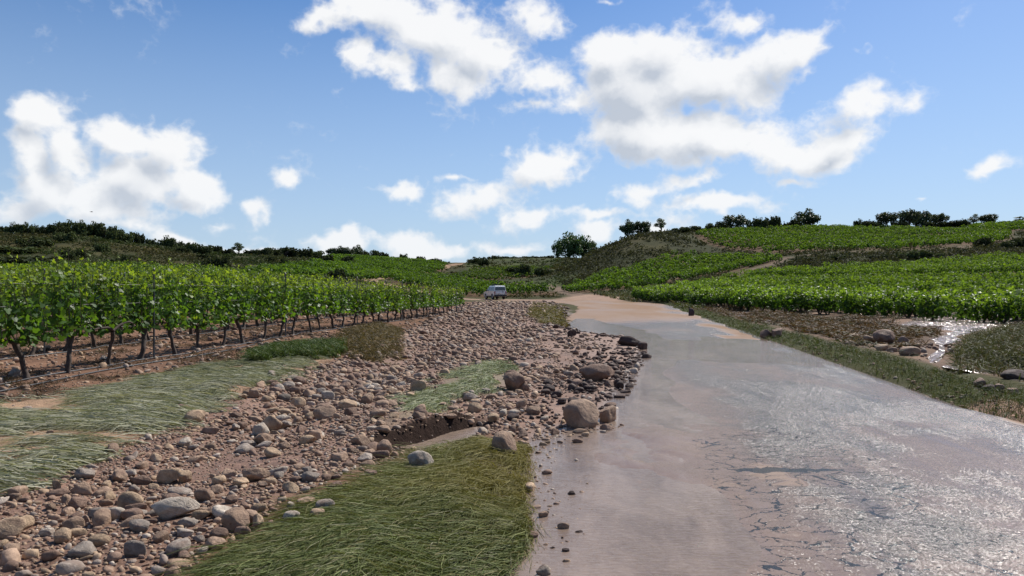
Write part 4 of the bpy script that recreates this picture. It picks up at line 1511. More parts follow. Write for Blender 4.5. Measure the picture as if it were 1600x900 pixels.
def place_vines():
    rg = np.random.default_rng(17)
    count = 0
    stakes = {}
    for k in range(4):
        p0 = ROW_P + ROW_N * 2.75 * k
        s = -4.0 + (k * .37) % SPACING
        inview = []
        while s < vine_end(k):
            x, y = p0 + ROW_T * s + ROW_N * rg.normal(0, .05)
            if y > 3 and abs(x / y) < (.74 if k < 1 else .695):
                if (k == 0 or rg.uniform() > .03) and (k == 0 or y < 44 + max(0, 560 - (800 + F * x / y)) * .28):
                    inview.append((s, x, y))
            s += SPACING * rg.uniform(.96, 1.04)
        n = len(inview)
        for j, (s, x, y) in enumerate(inview):
            tr, fo, sh = VINES[int(rg.integers(10))]
            e = empty('grapevine', (x, y, H1(x, y)), math.atan2(ROW_T[1], ROW_T[0]) + (math.pi if rg.uniform() < .5 else 0) + rg.normal(0, .06))
            sc = rg.uniform(.84, 1.0) * (1 - .17 * max(s, 0) / 37.6)
            e.scale = (1.0, rg.uniform(.9, 1.15), sc)
            child('trunk', tr, e); child('foliage', fo, e); child('shoots', sh, e)
            vis_ = [q for q in inview if abs(q[1] / q[2]) < .667]
            idx = sum(1 for q in vis_ if q[0] < s)
            rest = len(vis_) - 1 - idx
            rn = ROW_NAMES[k]
            out_ = abs(x / y) >= .667
            if out_:
                lab = f'trellised vine of the {rn} just beyond the left edge of the photo'
            elif k == 0 and rest >= 8:
                lab = f'{nth(idx)} trellised vine from the left in the front row beside the wash'
            elif k == 0:
                lab = f'{nth(rest)} vine from the far end of the trellised front row' if rest else 'vine at the far end of the trellised front row by the road'
            else:
                lab = f'{nth(idx)} vine from the left in the {rn} of trellised vines'
            tag(e, lab, 'grapevine', f'trellised vines of the {rn}')
            count += 1
        # stakes and the irrigation hose of this row
        if k < 3:
            st = -3.2 + .5 * k
            while st < vine_end(k):
                x, y = p0 + ROW_T * (st + .5)
                if y > 3 and abs(x / y) < .68:
                    z = H1(x, y)
                    V, Fq = tube([(x, y, z - .1), (x, y, z + 1.0), (x, y, z + 1.78)], [.021, .020, .019], 6)
                    V2_, F2_ = tube([(x, y, z + 1.78), (x, y, z + 1.80)], [.024, .002], 6)
                    a = Acc(); a.add(V, Fq); a.add(V2_, F2_)
                    o = a.build('vine_stake', M['stake'])
                    ns_ = stakes.get(k, 0); stakes[k] = ns_ + 1
                    tag(o, f'{nth(ns_)} thin grey metal stake from the left in the {rn}', 'stake', 'metal stakes of the vine rows')
                st += 6.4
        if k < 2:
            ss = np.arange(-4, vine_end(k), .45)
            pts = []
            for q in ss:
                x, y = p0 + ROW_T * q + ROW_N * (-.12 + .10 * math.sin(q * .7 + k) + .05 * math.sin(q * 2.3))
                pts.append((x, y, H1(x, y) + .022 + (.03 if rg.uniform() < .2 else 0)))
            V, Fq = tube(pts, .012, 6)
            o = mk('drip_hose', V, Fq, M['hose'], smooth=True)
            tag(o, f'thin black irrigation hose lying along the foot of the {rn} of vines', 'hose')
        if k == 0:
            pts = []
            for q in ss[:26]:
                x, y = p0 + ROW_T * q + ROW_N * (-.62 + .12 * math.sin(q * .9) + .02 * q)
                pts.append((x, y, H1(x, y) + .020))
            V, Fq = tube(pts, .012, 6)
            o = mk('drip_hose', V, Fq, M['hose'], smooth=True)
            tag(o, 'loose grey hose washed off the front row onto the soil', 'hose')
        for hz_ in (.72, 1.15, 1.5):
            if k < 1:
                a = p0 + ROW_T * -4; b = p0 + ROW_T * vine_end(0)
                zz1 = H1(*a); zz2 = H1(*b)
                V, Fq = tube([(a[0], a[1], zz1 + hz_), tuple((np.array([a[0], a[1], zz1 + hz_]) + np.array([b[0], b[1], zz2 + hz_])) / 2), (b[0], b[1], zz2 + hz_)], .0025, 4)
                o = mk('trellis_wire', V, Fq, M['stake'])
                tag(o, {.72: 'lowest', 1.15: 'middle', 1.5: 'highest'}[hz_] + ' thin steel trellis wire running through the front vine row', 'wire')
    print('vines', count)


place_vines()


def clump_mass(name, pts, size, ncard, rad, cols, rg, mat, label, zoff=.55, scale_var=.2, up=.35, kind='stuff'):
    """leaf cards in a mound at every point, as one mass"""
    n = len(pts)
    rep = np.repeat(np.arange(n), ncard)
    sv = rg.uniform(1 - scale_var, 1 + scale_var, n)[rep]
    q = rg.normal(size=(n * ncard, 3)); q /= np.linalg.norm(q, axis=1)[:, None]
    q *= rg.uniform(.35, 1, (n * ncard, 1)) ** .5
    C = pts[rep] + q * np.array(rad) * sv[:, None]
    C[:, 2] += zoff * sv
    V, Fc = cards(C, size * rg.uniform(.7, 1.3, n * ncard), rg, up, q * .8)
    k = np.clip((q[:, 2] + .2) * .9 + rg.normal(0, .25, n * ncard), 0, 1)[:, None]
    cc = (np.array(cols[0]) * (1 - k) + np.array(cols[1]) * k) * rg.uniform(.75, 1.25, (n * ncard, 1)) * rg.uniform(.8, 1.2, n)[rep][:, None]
    o = mk(name, V, Fc, mat, {'col': np.repeat(cc, 4, 0)})
    tag(o, label, kind=kind)
    print(name, n, len(Fc))
    return o


def rows_in(pg, d, spacing_row, spacing_vine, rg, jit=.15, maxa=.75):
    d = np.array(d, float); d /= np.hypot(*d); nn = np.array([-d[1], d[0]])
    u = pg @ d; v = pg @ nn
    pts = []
    for b in np.arange(v.min(), v.max(), spacing_row):
        a = np.arange(u.min(), u.max(), spacing_vine)
        xy = a[:, None] * d + b * nn + rg.normal(0, jit, (len(a), 2))
        pts.append(xy)
    xy = np.vstack(pts)
    s = sdist(xy[:, 0] + fbm(xy[:, 0] / 5, xy[:, 1] / 5, 2, 3) * 1.5, xy[:, 1], pg)
    ok = (s > .2) & (np.abs(xy[:, 0] / xy[:, 1]) < maxa) & (rg.uniform(0, 1, len(xy)) > .03)
    xy = xy[ok]
    return np.column_stack([xy, H(xy[:, 0], xy[:, 1])])


rg = np.random.default_rng(71)
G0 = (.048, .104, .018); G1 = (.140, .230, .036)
# rows behind the fourth row of the left vineyard
pts = []
for k in range(4, 24):
    p0 = ROW_P + ROW_N * 2.75 * k
    s = np.arange(-2, min(vine_end(k), 95), SPACING)
    pts.append(p0 + ROW_T * s[:, None] + rg.normal(0, .08, (len(s), 2)))
pts = np.vstack(pts)
_px = 800 + F * pts[:, 0] / pts[:, 1]
pts = pts[(np.abs(pts[:, 0] / pts[:, 1]) < .74) & (pts[:, 1] > 5) & (pts[:, 1] < 46 + np.maximum(0, 560 - _px) * .28)]
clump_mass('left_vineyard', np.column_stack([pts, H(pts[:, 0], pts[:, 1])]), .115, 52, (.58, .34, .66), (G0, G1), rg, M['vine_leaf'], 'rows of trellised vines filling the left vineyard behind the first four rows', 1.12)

# bush vines of the right vineyard: the rows along the ditch one by one
def bush_meshes(seed):
    rg = np.random.default_rng(seed)
    acc = Acc()
    for j in range(4):
        a = rg.uniform(0, 6.28); s = np.linspace(0, 1, 5)[:, None]
        p = s * np.array([math.cos(a) * .35, math.sin(a) * .35, .62]) + np.array([0, 0, -.05]) + rg.normal(0, .02, (5, 3)) * s
        acc.add(*tube(p, np.linspace(.05, .02, 5), 6))
    trunk = acc.build('trunk', M['bark'], True)
    n = 420
    q = rg.normal(size=(n, 3)); q /= np.linalg.norm(q, axis=1)[:, None]; q *= rg.uniform(.3, 1, (n, 1)) ** .5
    lump = 1 + .25 * np.sin(q @ (rg.normal(size=3) * 4) + 1)
    C = q * np.array([.72, .62, .55]) * lump[:, None]; C[:, 2] += .72
    for j in range(9):                                            # shoots that stand up
        a = rg.uniform(0, 6.28); rr = rg.uniform(.1, .55); L = rg.uniform(.3, .6)
        k = rg.uniform(0, 1, 9)[:, None]
        C = np.vstack([C, np.array([math.cos(a) * rr, math.sin(a) * rr, .95]) + k * np.array([math.cos(a) * .2, math.sin(a) * .2, L]) + rg.normal(0, .04, (9, 3))])
        q = np.vstack([q, np.tile([math.cos(a) * .3, math.sin(a) * .3, .9], (9, 1))])
    C[:, 2] = np.maximum(C[:, 2], .12)
    V, Fc = cards(C, .088, rg, .25, q * 1.1, .75, .15)
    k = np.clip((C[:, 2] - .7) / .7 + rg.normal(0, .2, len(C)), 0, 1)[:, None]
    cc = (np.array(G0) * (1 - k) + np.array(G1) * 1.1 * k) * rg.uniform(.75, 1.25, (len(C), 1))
    fol = mk('foliage', V, Fc, M['vine_leaf'], {'col': np.repeat(cc, 4, 0)})
    out = trunk.data, fol.data
    bpy.data.objects.remove(trunk); bpy.data.objects.remove(fol)
    return out


BUSHV = [bush_meshes(60 + i) for i in range(7)]
pg = FIELD['lower']
edge = pg[:6][::-1]                                               # from the near right to the far left along the ditch
pl = edge.copy()
seg = np.concatenate([[0], np.cumsum(np.hypot(*np.diff(pl, axis=0).T))])
cands = []
for k in range(3):
    off = .6 + k * 2.5
    for s in np.arange(0, seg[-1], 1.25):
        c = np.array([np.interp(s, seg, pl[:, 0]), np.interp(s, seg, pl[:, 1])])
        i = min(np.searchsorted(seg, s, 'right') - 1, len(seg) - 2)
        t_ = (pl[i + 1] - pl[i]) / np.hypot(*(pl[i + 1] - pl[i]))
        nn = np.array([t_[1], -t_[0]])
        if (nn[0]) < 0: nn = -nn
        xy = c + nn * off + rg.normal(0, .12, 2)
        if abs(xy[0] / xy[1]) < .69 and rg.uniform() > .04:
            cands.append((k, xy))
FRONT_PTS = np.array([c[1] for c in cands])
rowcount = defaultdict(int)
for k, (x, y) in cands:
    tr, fo = BUSHV[int(rg.integers(7))]
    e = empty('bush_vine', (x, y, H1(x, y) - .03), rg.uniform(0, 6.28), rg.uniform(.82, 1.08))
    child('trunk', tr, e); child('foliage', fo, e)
    vis_ = abs(x / y) < .667
    n = rowcount[k]
    rw = ['first row above the flooded ditch', 'second row behind the flooded ditch', 'third row behind the flooded ditch'][k]
    lab = f'{nth(n)} low bush vine from the right in the {rw}' if vis_ else f'low bush vine of the {rw} just beyond the right edge'
    if vis_: rowcount[k] += 1
    tag(e, lab, 'bush vine', 'bush vines above the flooded ditch')
print('bush vines', len(cands))

pts = rows_in(FIELD['lower'], (1, -.60), 2.9, 1.0, rg, .10)
# keep clear of the rows already standing
dmin = np.full(len(pts), 1e9)
for q in FRONT_PTS:
    dmin = np.minimum(dmin, (pts[:, 0] - q[0]) ** 2 + (pts[:, 1] - q[1]) ** 2)
pts = pts[dmin > 1.0]
gap = np.abs((pts[:, 1] - (113 - .625 * pts[:, 0])))                 # a grassy headland between two blocks
pts = pts[gap > 3.4]
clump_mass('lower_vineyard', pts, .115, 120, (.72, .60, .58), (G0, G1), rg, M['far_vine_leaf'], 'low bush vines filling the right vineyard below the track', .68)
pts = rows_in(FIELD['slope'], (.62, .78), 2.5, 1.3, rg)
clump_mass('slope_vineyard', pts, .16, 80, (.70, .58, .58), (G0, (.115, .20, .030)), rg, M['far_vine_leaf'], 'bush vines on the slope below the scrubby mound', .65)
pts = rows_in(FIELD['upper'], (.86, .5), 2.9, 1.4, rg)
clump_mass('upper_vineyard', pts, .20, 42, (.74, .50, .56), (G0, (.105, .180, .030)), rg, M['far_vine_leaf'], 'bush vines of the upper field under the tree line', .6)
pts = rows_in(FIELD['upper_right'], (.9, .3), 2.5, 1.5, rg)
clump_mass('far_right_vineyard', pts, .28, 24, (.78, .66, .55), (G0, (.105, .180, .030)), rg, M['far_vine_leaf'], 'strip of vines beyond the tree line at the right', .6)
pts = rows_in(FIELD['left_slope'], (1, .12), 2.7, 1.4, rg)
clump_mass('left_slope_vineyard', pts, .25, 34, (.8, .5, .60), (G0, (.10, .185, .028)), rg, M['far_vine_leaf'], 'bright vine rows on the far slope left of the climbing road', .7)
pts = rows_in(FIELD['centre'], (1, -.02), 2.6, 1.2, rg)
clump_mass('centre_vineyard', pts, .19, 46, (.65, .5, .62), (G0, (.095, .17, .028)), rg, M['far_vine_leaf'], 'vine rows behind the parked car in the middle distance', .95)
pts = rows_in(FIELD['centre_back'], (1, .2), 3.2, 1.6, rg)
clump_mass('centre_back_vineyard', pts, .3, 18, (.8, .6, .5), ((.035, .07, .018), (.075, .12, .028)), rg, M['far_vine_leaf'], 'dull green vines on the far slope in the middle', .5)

# ------------------------------------------------------------------ shrubs and trees
def shrub_meshes(seed, dark=1.0):
    rg = np.random.default_rng(seed)
    a = Acc()
    for j in range(5):
        an = rg.uniform(0, 6.28); s = np.linspace(0, 1, 4)[:, None]
        a.add(*tube(s * np.array([math.cos(an) * .5, math.sin(an) * .5, .65]) + np.array([0, 0, -.08]) + rg.normal(0, .03, (4, 3)) * s, np.linspace(.05, .015, 4), 5))
    stem = a.build('stem', M['bark'], True)
    nb = 15
    C = []; Q = []
    for j in range(nb):
        an = rg.uniform(0, 6.28); rr = math.sqrt(rg.uniform(0, 1)) * .72
        c = np.array([math.cos(an) * rr, math.sin(an) * rr, rg.uniform(.2, .75) * (1.05 - .5 * rr)])
        n = 84
        q = rg.normal(size=(n, 3)); q /= np.linalg.norm(q, axis=1)[:, None]
        C.append(c + q * rg.uniform(.24, .38) * rg.uniform(.5, 1, (n, 1))); Q.append(q)
    C = np.vstack(C); Q = np.vstack(Q)
    C[:, 2] = np.maximum(C[:, 2], .0)
    V, Fc = cards(C, .088, rg, .2, Q, .65, .2)
    cc = np.array([.052, .066, .030]) * dark * rg.uniform(.6, 1.5, (len(C), 1)) * np.array([1, 1, 1])
    fol = mk('foliage', V, Fc, M['scrub_leaf'], {'col': np.repeat(cc, 4, 0)})
    out = stem.data, fol.data
    bpy.data.objects.remove(stem); bpy.data.objects.remove(fol)
    return out


def tree_meshes(seed, kind):
    rg = np.random.default_rng(seed)
    a = Acc()
    th = {'round': .30, 'broad': .22, 'thin': .30, 'umbrella': .42}[kind]
    tp = np.stack([np.cumsum(rg.normal(0, .012, 7)), np.cumsum(rg.normal(0, .012, 7)), np.linspace(-.04, th + .12, 7)], 1)
    a.add(*tube(tp, np.linspace(.042, .024, 7), 8))
    C = []; Q = []; nb = {'round': 26, 'broad': 34, 'thin': 15, 'umbrella': 24}[kind]
    cen = []
    for j in range(nb):
        d = rg.normal(size=3); d /= np.linalg.norm(d); d *= rg.uniform(.25, 1) ** .5
        if kind == 'round': c = d * np.array([.40, .40, .36]) + np.array([0, 0, .52])
        elif kind == 'broad': c = d * np.array([.60, .5, .38]) + np.array([0, 0, .50])
        elif kind == 'umbrella': c = d * np.array([.46, .46, .24]) + np.array([0, 0, .62])
        else: c = d * np.array([.28, .28, .34]) + np.array([0, 0, .62])
        cen.append(c)
        st = tp[-1] * np.array([1, 1, rg.uniform(.6, 1)])
        s = np.linspace(0, 1, 4)[:, None]
        if j % 2 == 0:
            a.add(*tube(st + (c - st) * s + rg.normal(0, .012, (4, 3)) * s * (1 - s) * 4, np.linspace(.016, .004, 4), 4))
        n = 80
        q = rg.normal(size=(n, 3)); q /= np.linalg.norm(q, axis=1)[:, None]
        rad = rg.uniform(.13, .20) * (.7 if kind == 'thin' else 1)
        C.append(c + q * rad * rg.uniform(.45, 1.08, (n, 1))); Q.append(q)
    trunk = a.build('trunk', M['bark'], True)
    C = np.vstack(C); Q = np.vstack(Q)
    V, Fc = cards(C, .042 if kind != 'thin' else .028, rg, .2, Q, .65, .2)
    g = {'round': (.056, .080, .034), 'broad': (.062, .108, .040), 'thin': (.080, .112, .046), 'umbrella': (.056, .072, .034)}[kind]
    cc = np.array(g) * rg.uniform(.6, 1.45, (len(C), 1)) * np.repeat(rg.uniform(.75, 1.25, nb), 80)[:, None]
    crown = mk('crown', V, Fc, M['tree_leaf'], {'col': np.repeat(cc, 4, 0)})
    out = trunk.data, crown.data
    bpy.data.objects.remove(trunk); bpy.data.objects.remove(crown)
    return out


SHRUBS = [shrub_meshes(200 + i, [1, .75, 1.3, .9, 1.1, .7][i]) for i in range(6)]
TREES = {k: [tree_meshes(260 + 10 * j + i, k) for i in range(2)] for j, k in enumerate(('round', 'broad', 'thin', 'umbrella'))}


def crest_D(px, lo, hi):
    """distance of the skyline along a pixel column"""
    D = np.linspace(lo, hi, 260)
    x = (px - 800.) / F * D
    py = 450 - (H(x, D) - EYE) / D * F
    return D[int(np.argmin(py))]


def at(px, D):
    x = (px - 800.) / F * D
    return x, D, H1(x, D)


def put_tree(px, D, top, wpx, kind, lab, group, sink=.05):
    """top: pixel row of the crown's top; wpx: crown width in pixels"""
    x, y, z = at(px, D)
    h = max((450 - top) / F * D + EYE - z, .5)
    ww = wpx / F * D * 1.22
    h *= 1.10
    tr, cr = TREES[kind][int(R.integers(2))]
    wid = {'round': .98, 'broad': 1.36, 'thin': .70, 'umbrella': 1.16}[kind]
    e = empty('tree', (x, y, z - sink * h), R.uniform(0, 6.28))
    e.scale = (ww / wid, ww / wid, h * (1 + sink) / {'round': 1.03, 'broad': 1.02, 'thin': 1.04, 'umbrella': 1.0}[kind])
    child('trunk', tr, e); child('crown', cr, e)
    tag(e, lab, 'tree', group)


def put_shrub(px, D, top, wpx, lab, group, var=None, sink=.1):
    x, y, z = at(px, D)
    h = max((450 - top) / F * D + EYE - z, .4)
    ww = wpx / F * D * 1.1
    st, fo = SHRUBS[int(R.integers(6)) if var is None else var]
    e = empty('shrub', (x, y, z - sink * h), R.uniform(0, 6.28))
    e.scale = (ww / 1.7, ww / 1.7, h * (1 + sink) / .84)
    child('stem', st, e); child('foliage', fo, e)
    tag(e, lab, 'shrub', group)


CR = 'trees and bushes on the right skyline'
for px, top, w, kind, lab in [
    (980, 344, 22, 'round', 'dark leaning oak at the left tip of the scrubby mound'),
    (1002, 345, 28, 'round', 'dark oak on the mound behind the leaning one'),
    (1032, 341, 21, 'thin', 'pale feathery small tree alone on top of the mound'),
    (1150, 335, 36, 'round', 'broad dark tree on the left part of the upper vineyard crest'),
    (1260, 327, 34, 'round', 'large round dark tree standing alone on the vineyard crest'),
    (1386, 331, 32, 'umbrella', 'flat topped dark tree left of the tallest crest trees'),
    (1421, 327, 30, 'umbrella', 'open crowned tall tree in the middle of the right crest'),
    (1441, 329, 30, 'round', 'dense tall tree touching the open crowned one on the crest'),
    (1469, 333, 24, 'umbrella', 'smaller round topped tree right of the tallest crest trees'),
    (1522, 335, 18, 'thin', 'greyish thin tree near the right end of the tree line'),
    (1544, 334, 24, 'round', 'round dark tree at the right end of the tree line'),
    (1594, 338, 22, 'thin', 'thin pale tree at the right edge of the skyline')]:
    put_tree(px, crest_D(px, 160, 290), top, w, kind, lab, CR)
for px, top, w, lab in [
    (1066, 355, 26, 'dark bush at the right foot of the mound top'), (1090, 353, 26, 'low bush where the upper vineyard begins'), (1113, 350, 22, 'small bush at the left end of the crest line'),
    (1128, 346, 22, 'bush left of the broad tree on the crest'), (1178, 341, 20, 'dark bush right of the broad crest tree'), (1190, 343, 20, 'small dark bush between the broad tree and the round tree'),
    (1209, 338, 26, 'rounded bush midway along the left crest'), (1236, 341, 26, 'low bush just left of the large round tree'), (1342, 344, 16, 'little bush alone at the left of the right tree line'),
    (1364, 342, 28, 'low dark bush below the flat topped tree'), (1405, 343, 24, 'dark bush between the flat topped tree and open crowned tree'), (1456, 344, 24, 'bush under the dense tall tree'),
    (1484, 345, 30, 'dark bush right of the smaller round topped tree'), (1503, 343, 30, 'hedge bush sloping down from the tree line'), (1528, 349, 32, 'dark bush under the greyish thin tree'), (1553, 350, 26, 'low bush at the right foot of the tree line'),
    (1575, 346, 30, 'flat bush on the right skyline')]:
    put_shrub(px, crest_D(px, 160, 290) - 3, top, w, lab, CR)
for px, D, top, w, lab in [
    (1533, 137, 371, 28, 'big round dark bush at the end of the hillside track'), (1590, 140, 372, 22, 'round bush at the right edge above the lower vineyard'), (1572, 140, 378, 24, 'pale low bush right of the big round track bush'),
    (1420, 121, 391, 34, 'left dark bush of the hedge under the hillside track'), (1444, 121, 390, 36, 'middle dark bush of the hedge under the hillside track'), (1462, 122, 394, 22, 'right dark bush of the hedge under the hillside track'),
    (1310, 122, 398, 26, 'small bush on the bank under the track'), (1370, 122, 397, 30, 'ragged bush on the bank left of the hedge'), (1255, 124, 402, 34, 'low bush at the left end of the track bank'),
    (1332, 128, 394, 12, 'tiny bush beside the hillside track')]:
    put_shrub(px, D, top, w, lab, 'bushes along the hillside track')
CG = 'trees and bushes in the far middle'
put_tree(890, 392, 367, 46, 'broad', 'large broad leafy tree alone on the far middle skyline', CG)
put_tree(872, 396, 378, 20, 'broad', 'small tree joined to the left of the large broad tree', CG)
put_tree(912, 394, 371, 30, 'broad', 'leafy tree joined to the right of the large broad tree', CG)
put_tree(927, 388, 376, 18, 'thin', 'pale slim tree right of the large broad tree', CG)
for px, D, top, w, lab in [
    (748, 330, 401, 20, 'dark bush left on the far road shoulder'), (737, 335, 404, 14, 'little dark bush by the crest of the far road'), (756, 310, 404, 18, 'tall dark bush right of the far road'),
    (818, 205, 413, 24, 'dark round bush in the hollow left of the mound'), (800, 215, 417, 20, 'green bush in the hollow beside the dark round one'), (848, 190, 419, 26, 'low green bush at the foot of the mound slope'),
    (527, 112, 421, 24, 'dark bush standing behind the front vine row'), (646, 118, 440, 22, 'dark bush beside the far bend of the road'), (852, 150, 441, 10, 'tiny dark bush by the dirt track')]:
    put_shrub(px, D, top, w, lab, CG)
for i, px in enumerate(np.arange(770, 868, 9.0)):
    put_shrub(px, 399, 400.5 + R.normal() * .5, 14, f'low dark hedge bush on the far middle skyline, {NTH[i]} from the left', 'hedge on the far skyline', sink=.3)
LG = 'bushes and trees on the left hill'
for px, top, w, lab in [
    (5, 351, 24, 'dark bush at the left edge of the skyline'), (22, 350, 24, 'second dark bush from the left on the skyline'), (40, 350, 22, 'lumpy bush left on the hill crest'), (58, 352, 22, 'low bush between lumpy ones at left crest'),
    (75, 352, 24, 'round bush left of the crest thicket'), (92, 348, 26, 'bush at the left end of the crest thicket'), (108, 347, 32, 'highest bush of the crest thicket'), (128, 348, 32, 'broad bush right of the highest thicket bush'),
    (146, 350, 28, 'dark bush in the middle of the thicket'), (162, 351, 30, 'tall bush on the right half of the thicket'), (180, 357, 28, 'bush where the thicket slopes down'), (196, 361, 22, 'low bush at the right end of the thicket'),
    (218, 363, 20, 'isolated tufted bush right of the thicket'), (236, 372, 14, 'small round bush in the gap of the crest'), (262, 371, 26, 'spiky bush right of the gap in the crest'), (284, 377, 20, 'dark bush right of the spiky one'),
    (302, 378, 18, 'low bush halfway down the crest'), (318, 382, 26, 'bush above the pale slope'), (336, 384, 26, 'dark bush left of the little crest tree'), (353, 387, 22, 'rounded bush under the little crest tree'),
    (392, 390, 24, 'low bush right of the little crest tree'), (414, 388, 24, 'bush left of the dark knoll'), (440, 383, 44, 'dark domed bush on the knoll'), (472, 386, 26, 'bush right of the dark dome'),
    (492, 391, 24, 'bush sloping off the knoll')]:
    put_shrub(px, crest_D(px, 150, 320) - 2, top, w, lab, LG)
put_tree(372, crest_D(372, 150, 300), 379, 21, 'thin', 'little open tree on the left hill crest', LG)
for px, top, w, lab in [(520, 387, 18, 'small dark tree left of the far clump'), (532, 385, 20, 'round tree in the far clump above the vineyard'), (545, 387, 18, 'middle tree of the far clump'), (557, 383, 18, 'tallest tree of the far clump')]:
    put_tree(px, crest_D(px, 250, 380) - 2, top, w, 'round', lab, LG)
for px, top, w, lab in [(570, 391, 14, 'small bush right of the far clump'), (588, 392, 18, 'pale bush on the far vineyard crest'), (602, 393, 12, 'little bush farther along the far crest'), (630, 396, 12, 'tiny tufted bush on the far crest'), (658, 400, 14, 'bush near the right end of the far crest'), (680, 404, 18, 'low dark bush at the end of the far crest')]:
    put_shrub(px, crest_D(px, 250, 380) - 2, top, w, lab, LG)
for px, D, top, w, lab in [
    (18, 150, 385, 70, 'wide dark bush low on the hill at the left edge'), (55, 165, 371, 46, 'large bush halfway up the left hill'), (40, 118, 403, 90, 'huge dark bush at the hill foot behind the vines'), (100, 180, 361, 30, 'dark round bush under the crest thicket'),
    (160, 168, 379, 22, 'round bush on the slope under the thicket'), (177, 116, 404, 26, 'dark bush at the hill foot right of the huge one'), (105, 140, 391, 24, 'bush on the middle slope'), (122, 150, 390, 18, 'small bush on the middle slope beside another'),
    (90, 118, 407, 40, 'green bush at the hill foot'), (192, 140, 397, 16, 'small dark bush on the right slope'), (146, 188, 372, 14, 'small bush just below the crest'), (322, 170, 397, 30, 'flat dark bush on the pale slope'),
    (335, 150, 402, 40, 'green spreading bush under the flat dark one'), (350, 140, 400, 18, 'bush at the right of the green spreading bush'), (288, 190, 386, 20, 'bush on the shoulder of the pale slope'), (420, 200, 400, 16, 'small oval bush below the knoll'),
    (444, 190, 403, 14, 'round little bush below the knoll'), (466, 180, 404, 16, 'dark little bush right below the knoll'), (500, 235, 397, 34, 'dark bush group at the left end of the far vineyard'), (540, 240, 400, 26, 'dark bush inside the far vineyard')]:
    put_shrub(px, D, top, w, lab, LG)


def scrub():
    rg = np.random.default_rng(91)
    N = 70000
    px = rg.uniform(-80, 1680, N); D = np.exp(rg.uniform(math.log(104), math.log(420), N))
    x = (px - 800) / F * D; y = D
    ok = np.ones(N, bool)
    for k, pg_ in FIELD.items():
        ok &= sdist(x, y, pg_) < -1.0
    ok &= pdist(x, y, TRACK_A)[0] > 2.4
    ok &= pdist(x, y, TRACK_B)[0] > 2.4
    rd, rs = pdist(x, y, ROAD)
    ok &= rd > road_half(rs) + 1.5
    ok &= ~((px < 420) & (D < 108))
    dens = np.where(px < 520, .75, np.where(px < 870, .28, np.where(px < 1110, .95, .5))) * np.clip(.6 + 2.2 * fbm(x / 9, y / 9, 3, 19), .05, 1)
    dens = np.where((px > 1150) & (D > 240), .2, dens)
    dens = np.where((px > 1120) & (D > 108) & (D < 136), .9, dens)
    ok &= rg.uniform(0, 1, N) < dens * np.clip(260 / D, .3, 1)
    x, y, D, px = x[ok], y[ok], D[ok], px[ok]
    sc = np.exp(rg.normal(-.45, .35, len(x)))
    pts = np.column_stack([x, y, H(x, y)])
    nc = 10
    rep = np.repeat(np.arange(len(x)), nc)
    q = rg.normal(size=(len(rep), 3)); q /= np.linalg.norm(q, axis=1)[:, None]; q *= rg.uniform(.3, 1, (len(rep), 1)) ** .5
    C = pts[rep] + q * np.array([1.1, 1.1, .5]) * sc[rep][:, None]
    C[:, 2] += .25 * sc[rep]
    V, Fc = cards(C, .24 * np.sqrt(sc[rep]) * np.clip(D[rep] / 150, .8, 1.8), rg, .4, q)
    f = fbm(x / 25, y / 25, 3, 95)
    a = np.array([.048, .066, .026]); b = np.array([.068, .064, .032])
    base = np.where((px > 880)[:, None], np.array([.054, .056, .030]), a + (b - a) * np.clip(f * 3 + .5 + rg.normal(0, .3, len(x)), 0, 1)[:, None])
    cc = base[rep] * rg.uniform(.75, 1.25, (len(rep), 1)) * rg.uniform(.8, 1.25, len(x))[rep][:, None]
    o = mk('scrub', V, Fc, M['scrub_leaf'], {'col': np.repeat(cc, 4, 0)})
    tag(o, 'low heath and scrub covering the hillsides', kind='stuff')
    print('scrub', len(x), len(Fc))


scrub()

# ------------------------------------------------------------------ grass
def blades(x, y, ang, L, W, lift, cols, rg, name, label, bend=.5, z0=0.0, tip=.35):
    """bent strips (three quads) that start at the ground, rise by LIFT and lie along ANG"""
    n = len(x)
    t = np.array([0, .3, .65, 1.0])
    prof = np.array([0, .75, 1.0, tip])
    ang2 = ang[:, None] + np.cumsum(rg.normal(0, bend * .35, (n, 4)), 1)
    sx = np.cos(ang2); sy = np.sin(ang2)
    step = np.diff(t, prepend=0)
    X = x[:, None] + np.cumsum(sx * step, 1) * L[:, None]
    Y = y[:, None] + np.cumsum(sy * step, 1) * L[:, None]
    Z = H(X.ravel(), Y.ravel()).reshape(n, 4)
    Z = Z + prof * lift[:, None] + z0
    wv = np.array([1, .95, .75, .15]) * .5
    wx = -sy * wv * W[:, None]; wy = sx * wv * W[:, None]
    roll = rg.normal(0, .7, n)[:, None]
    wz = np.sin(roll) * wv * W[:, None]
    k = np.cos(roll)
    A = np.stack([X + wx * k, Y + wy * k, Z + wz], 2); B = np.stack([X - wx * k, Y - wy * k, Z - wz], 2)
    V = np.stack([A, B], 2).reshape(-1, 3)
    i = np.arange(n)[:, None, None] * 8 + np.arange(3)[None, :, None] * 2
    Fq = (i + np.array([0, 1, 3, 2])[None, None, :]).reshape(-1, 4)
    o = mk(name, V, Fq, M['grass_blade'], {'col': np.repeat(np.clip(cols, .005, .8), 8, 0)})
    tag(o, label, kind='stuff')
    print(name, n)
    return o


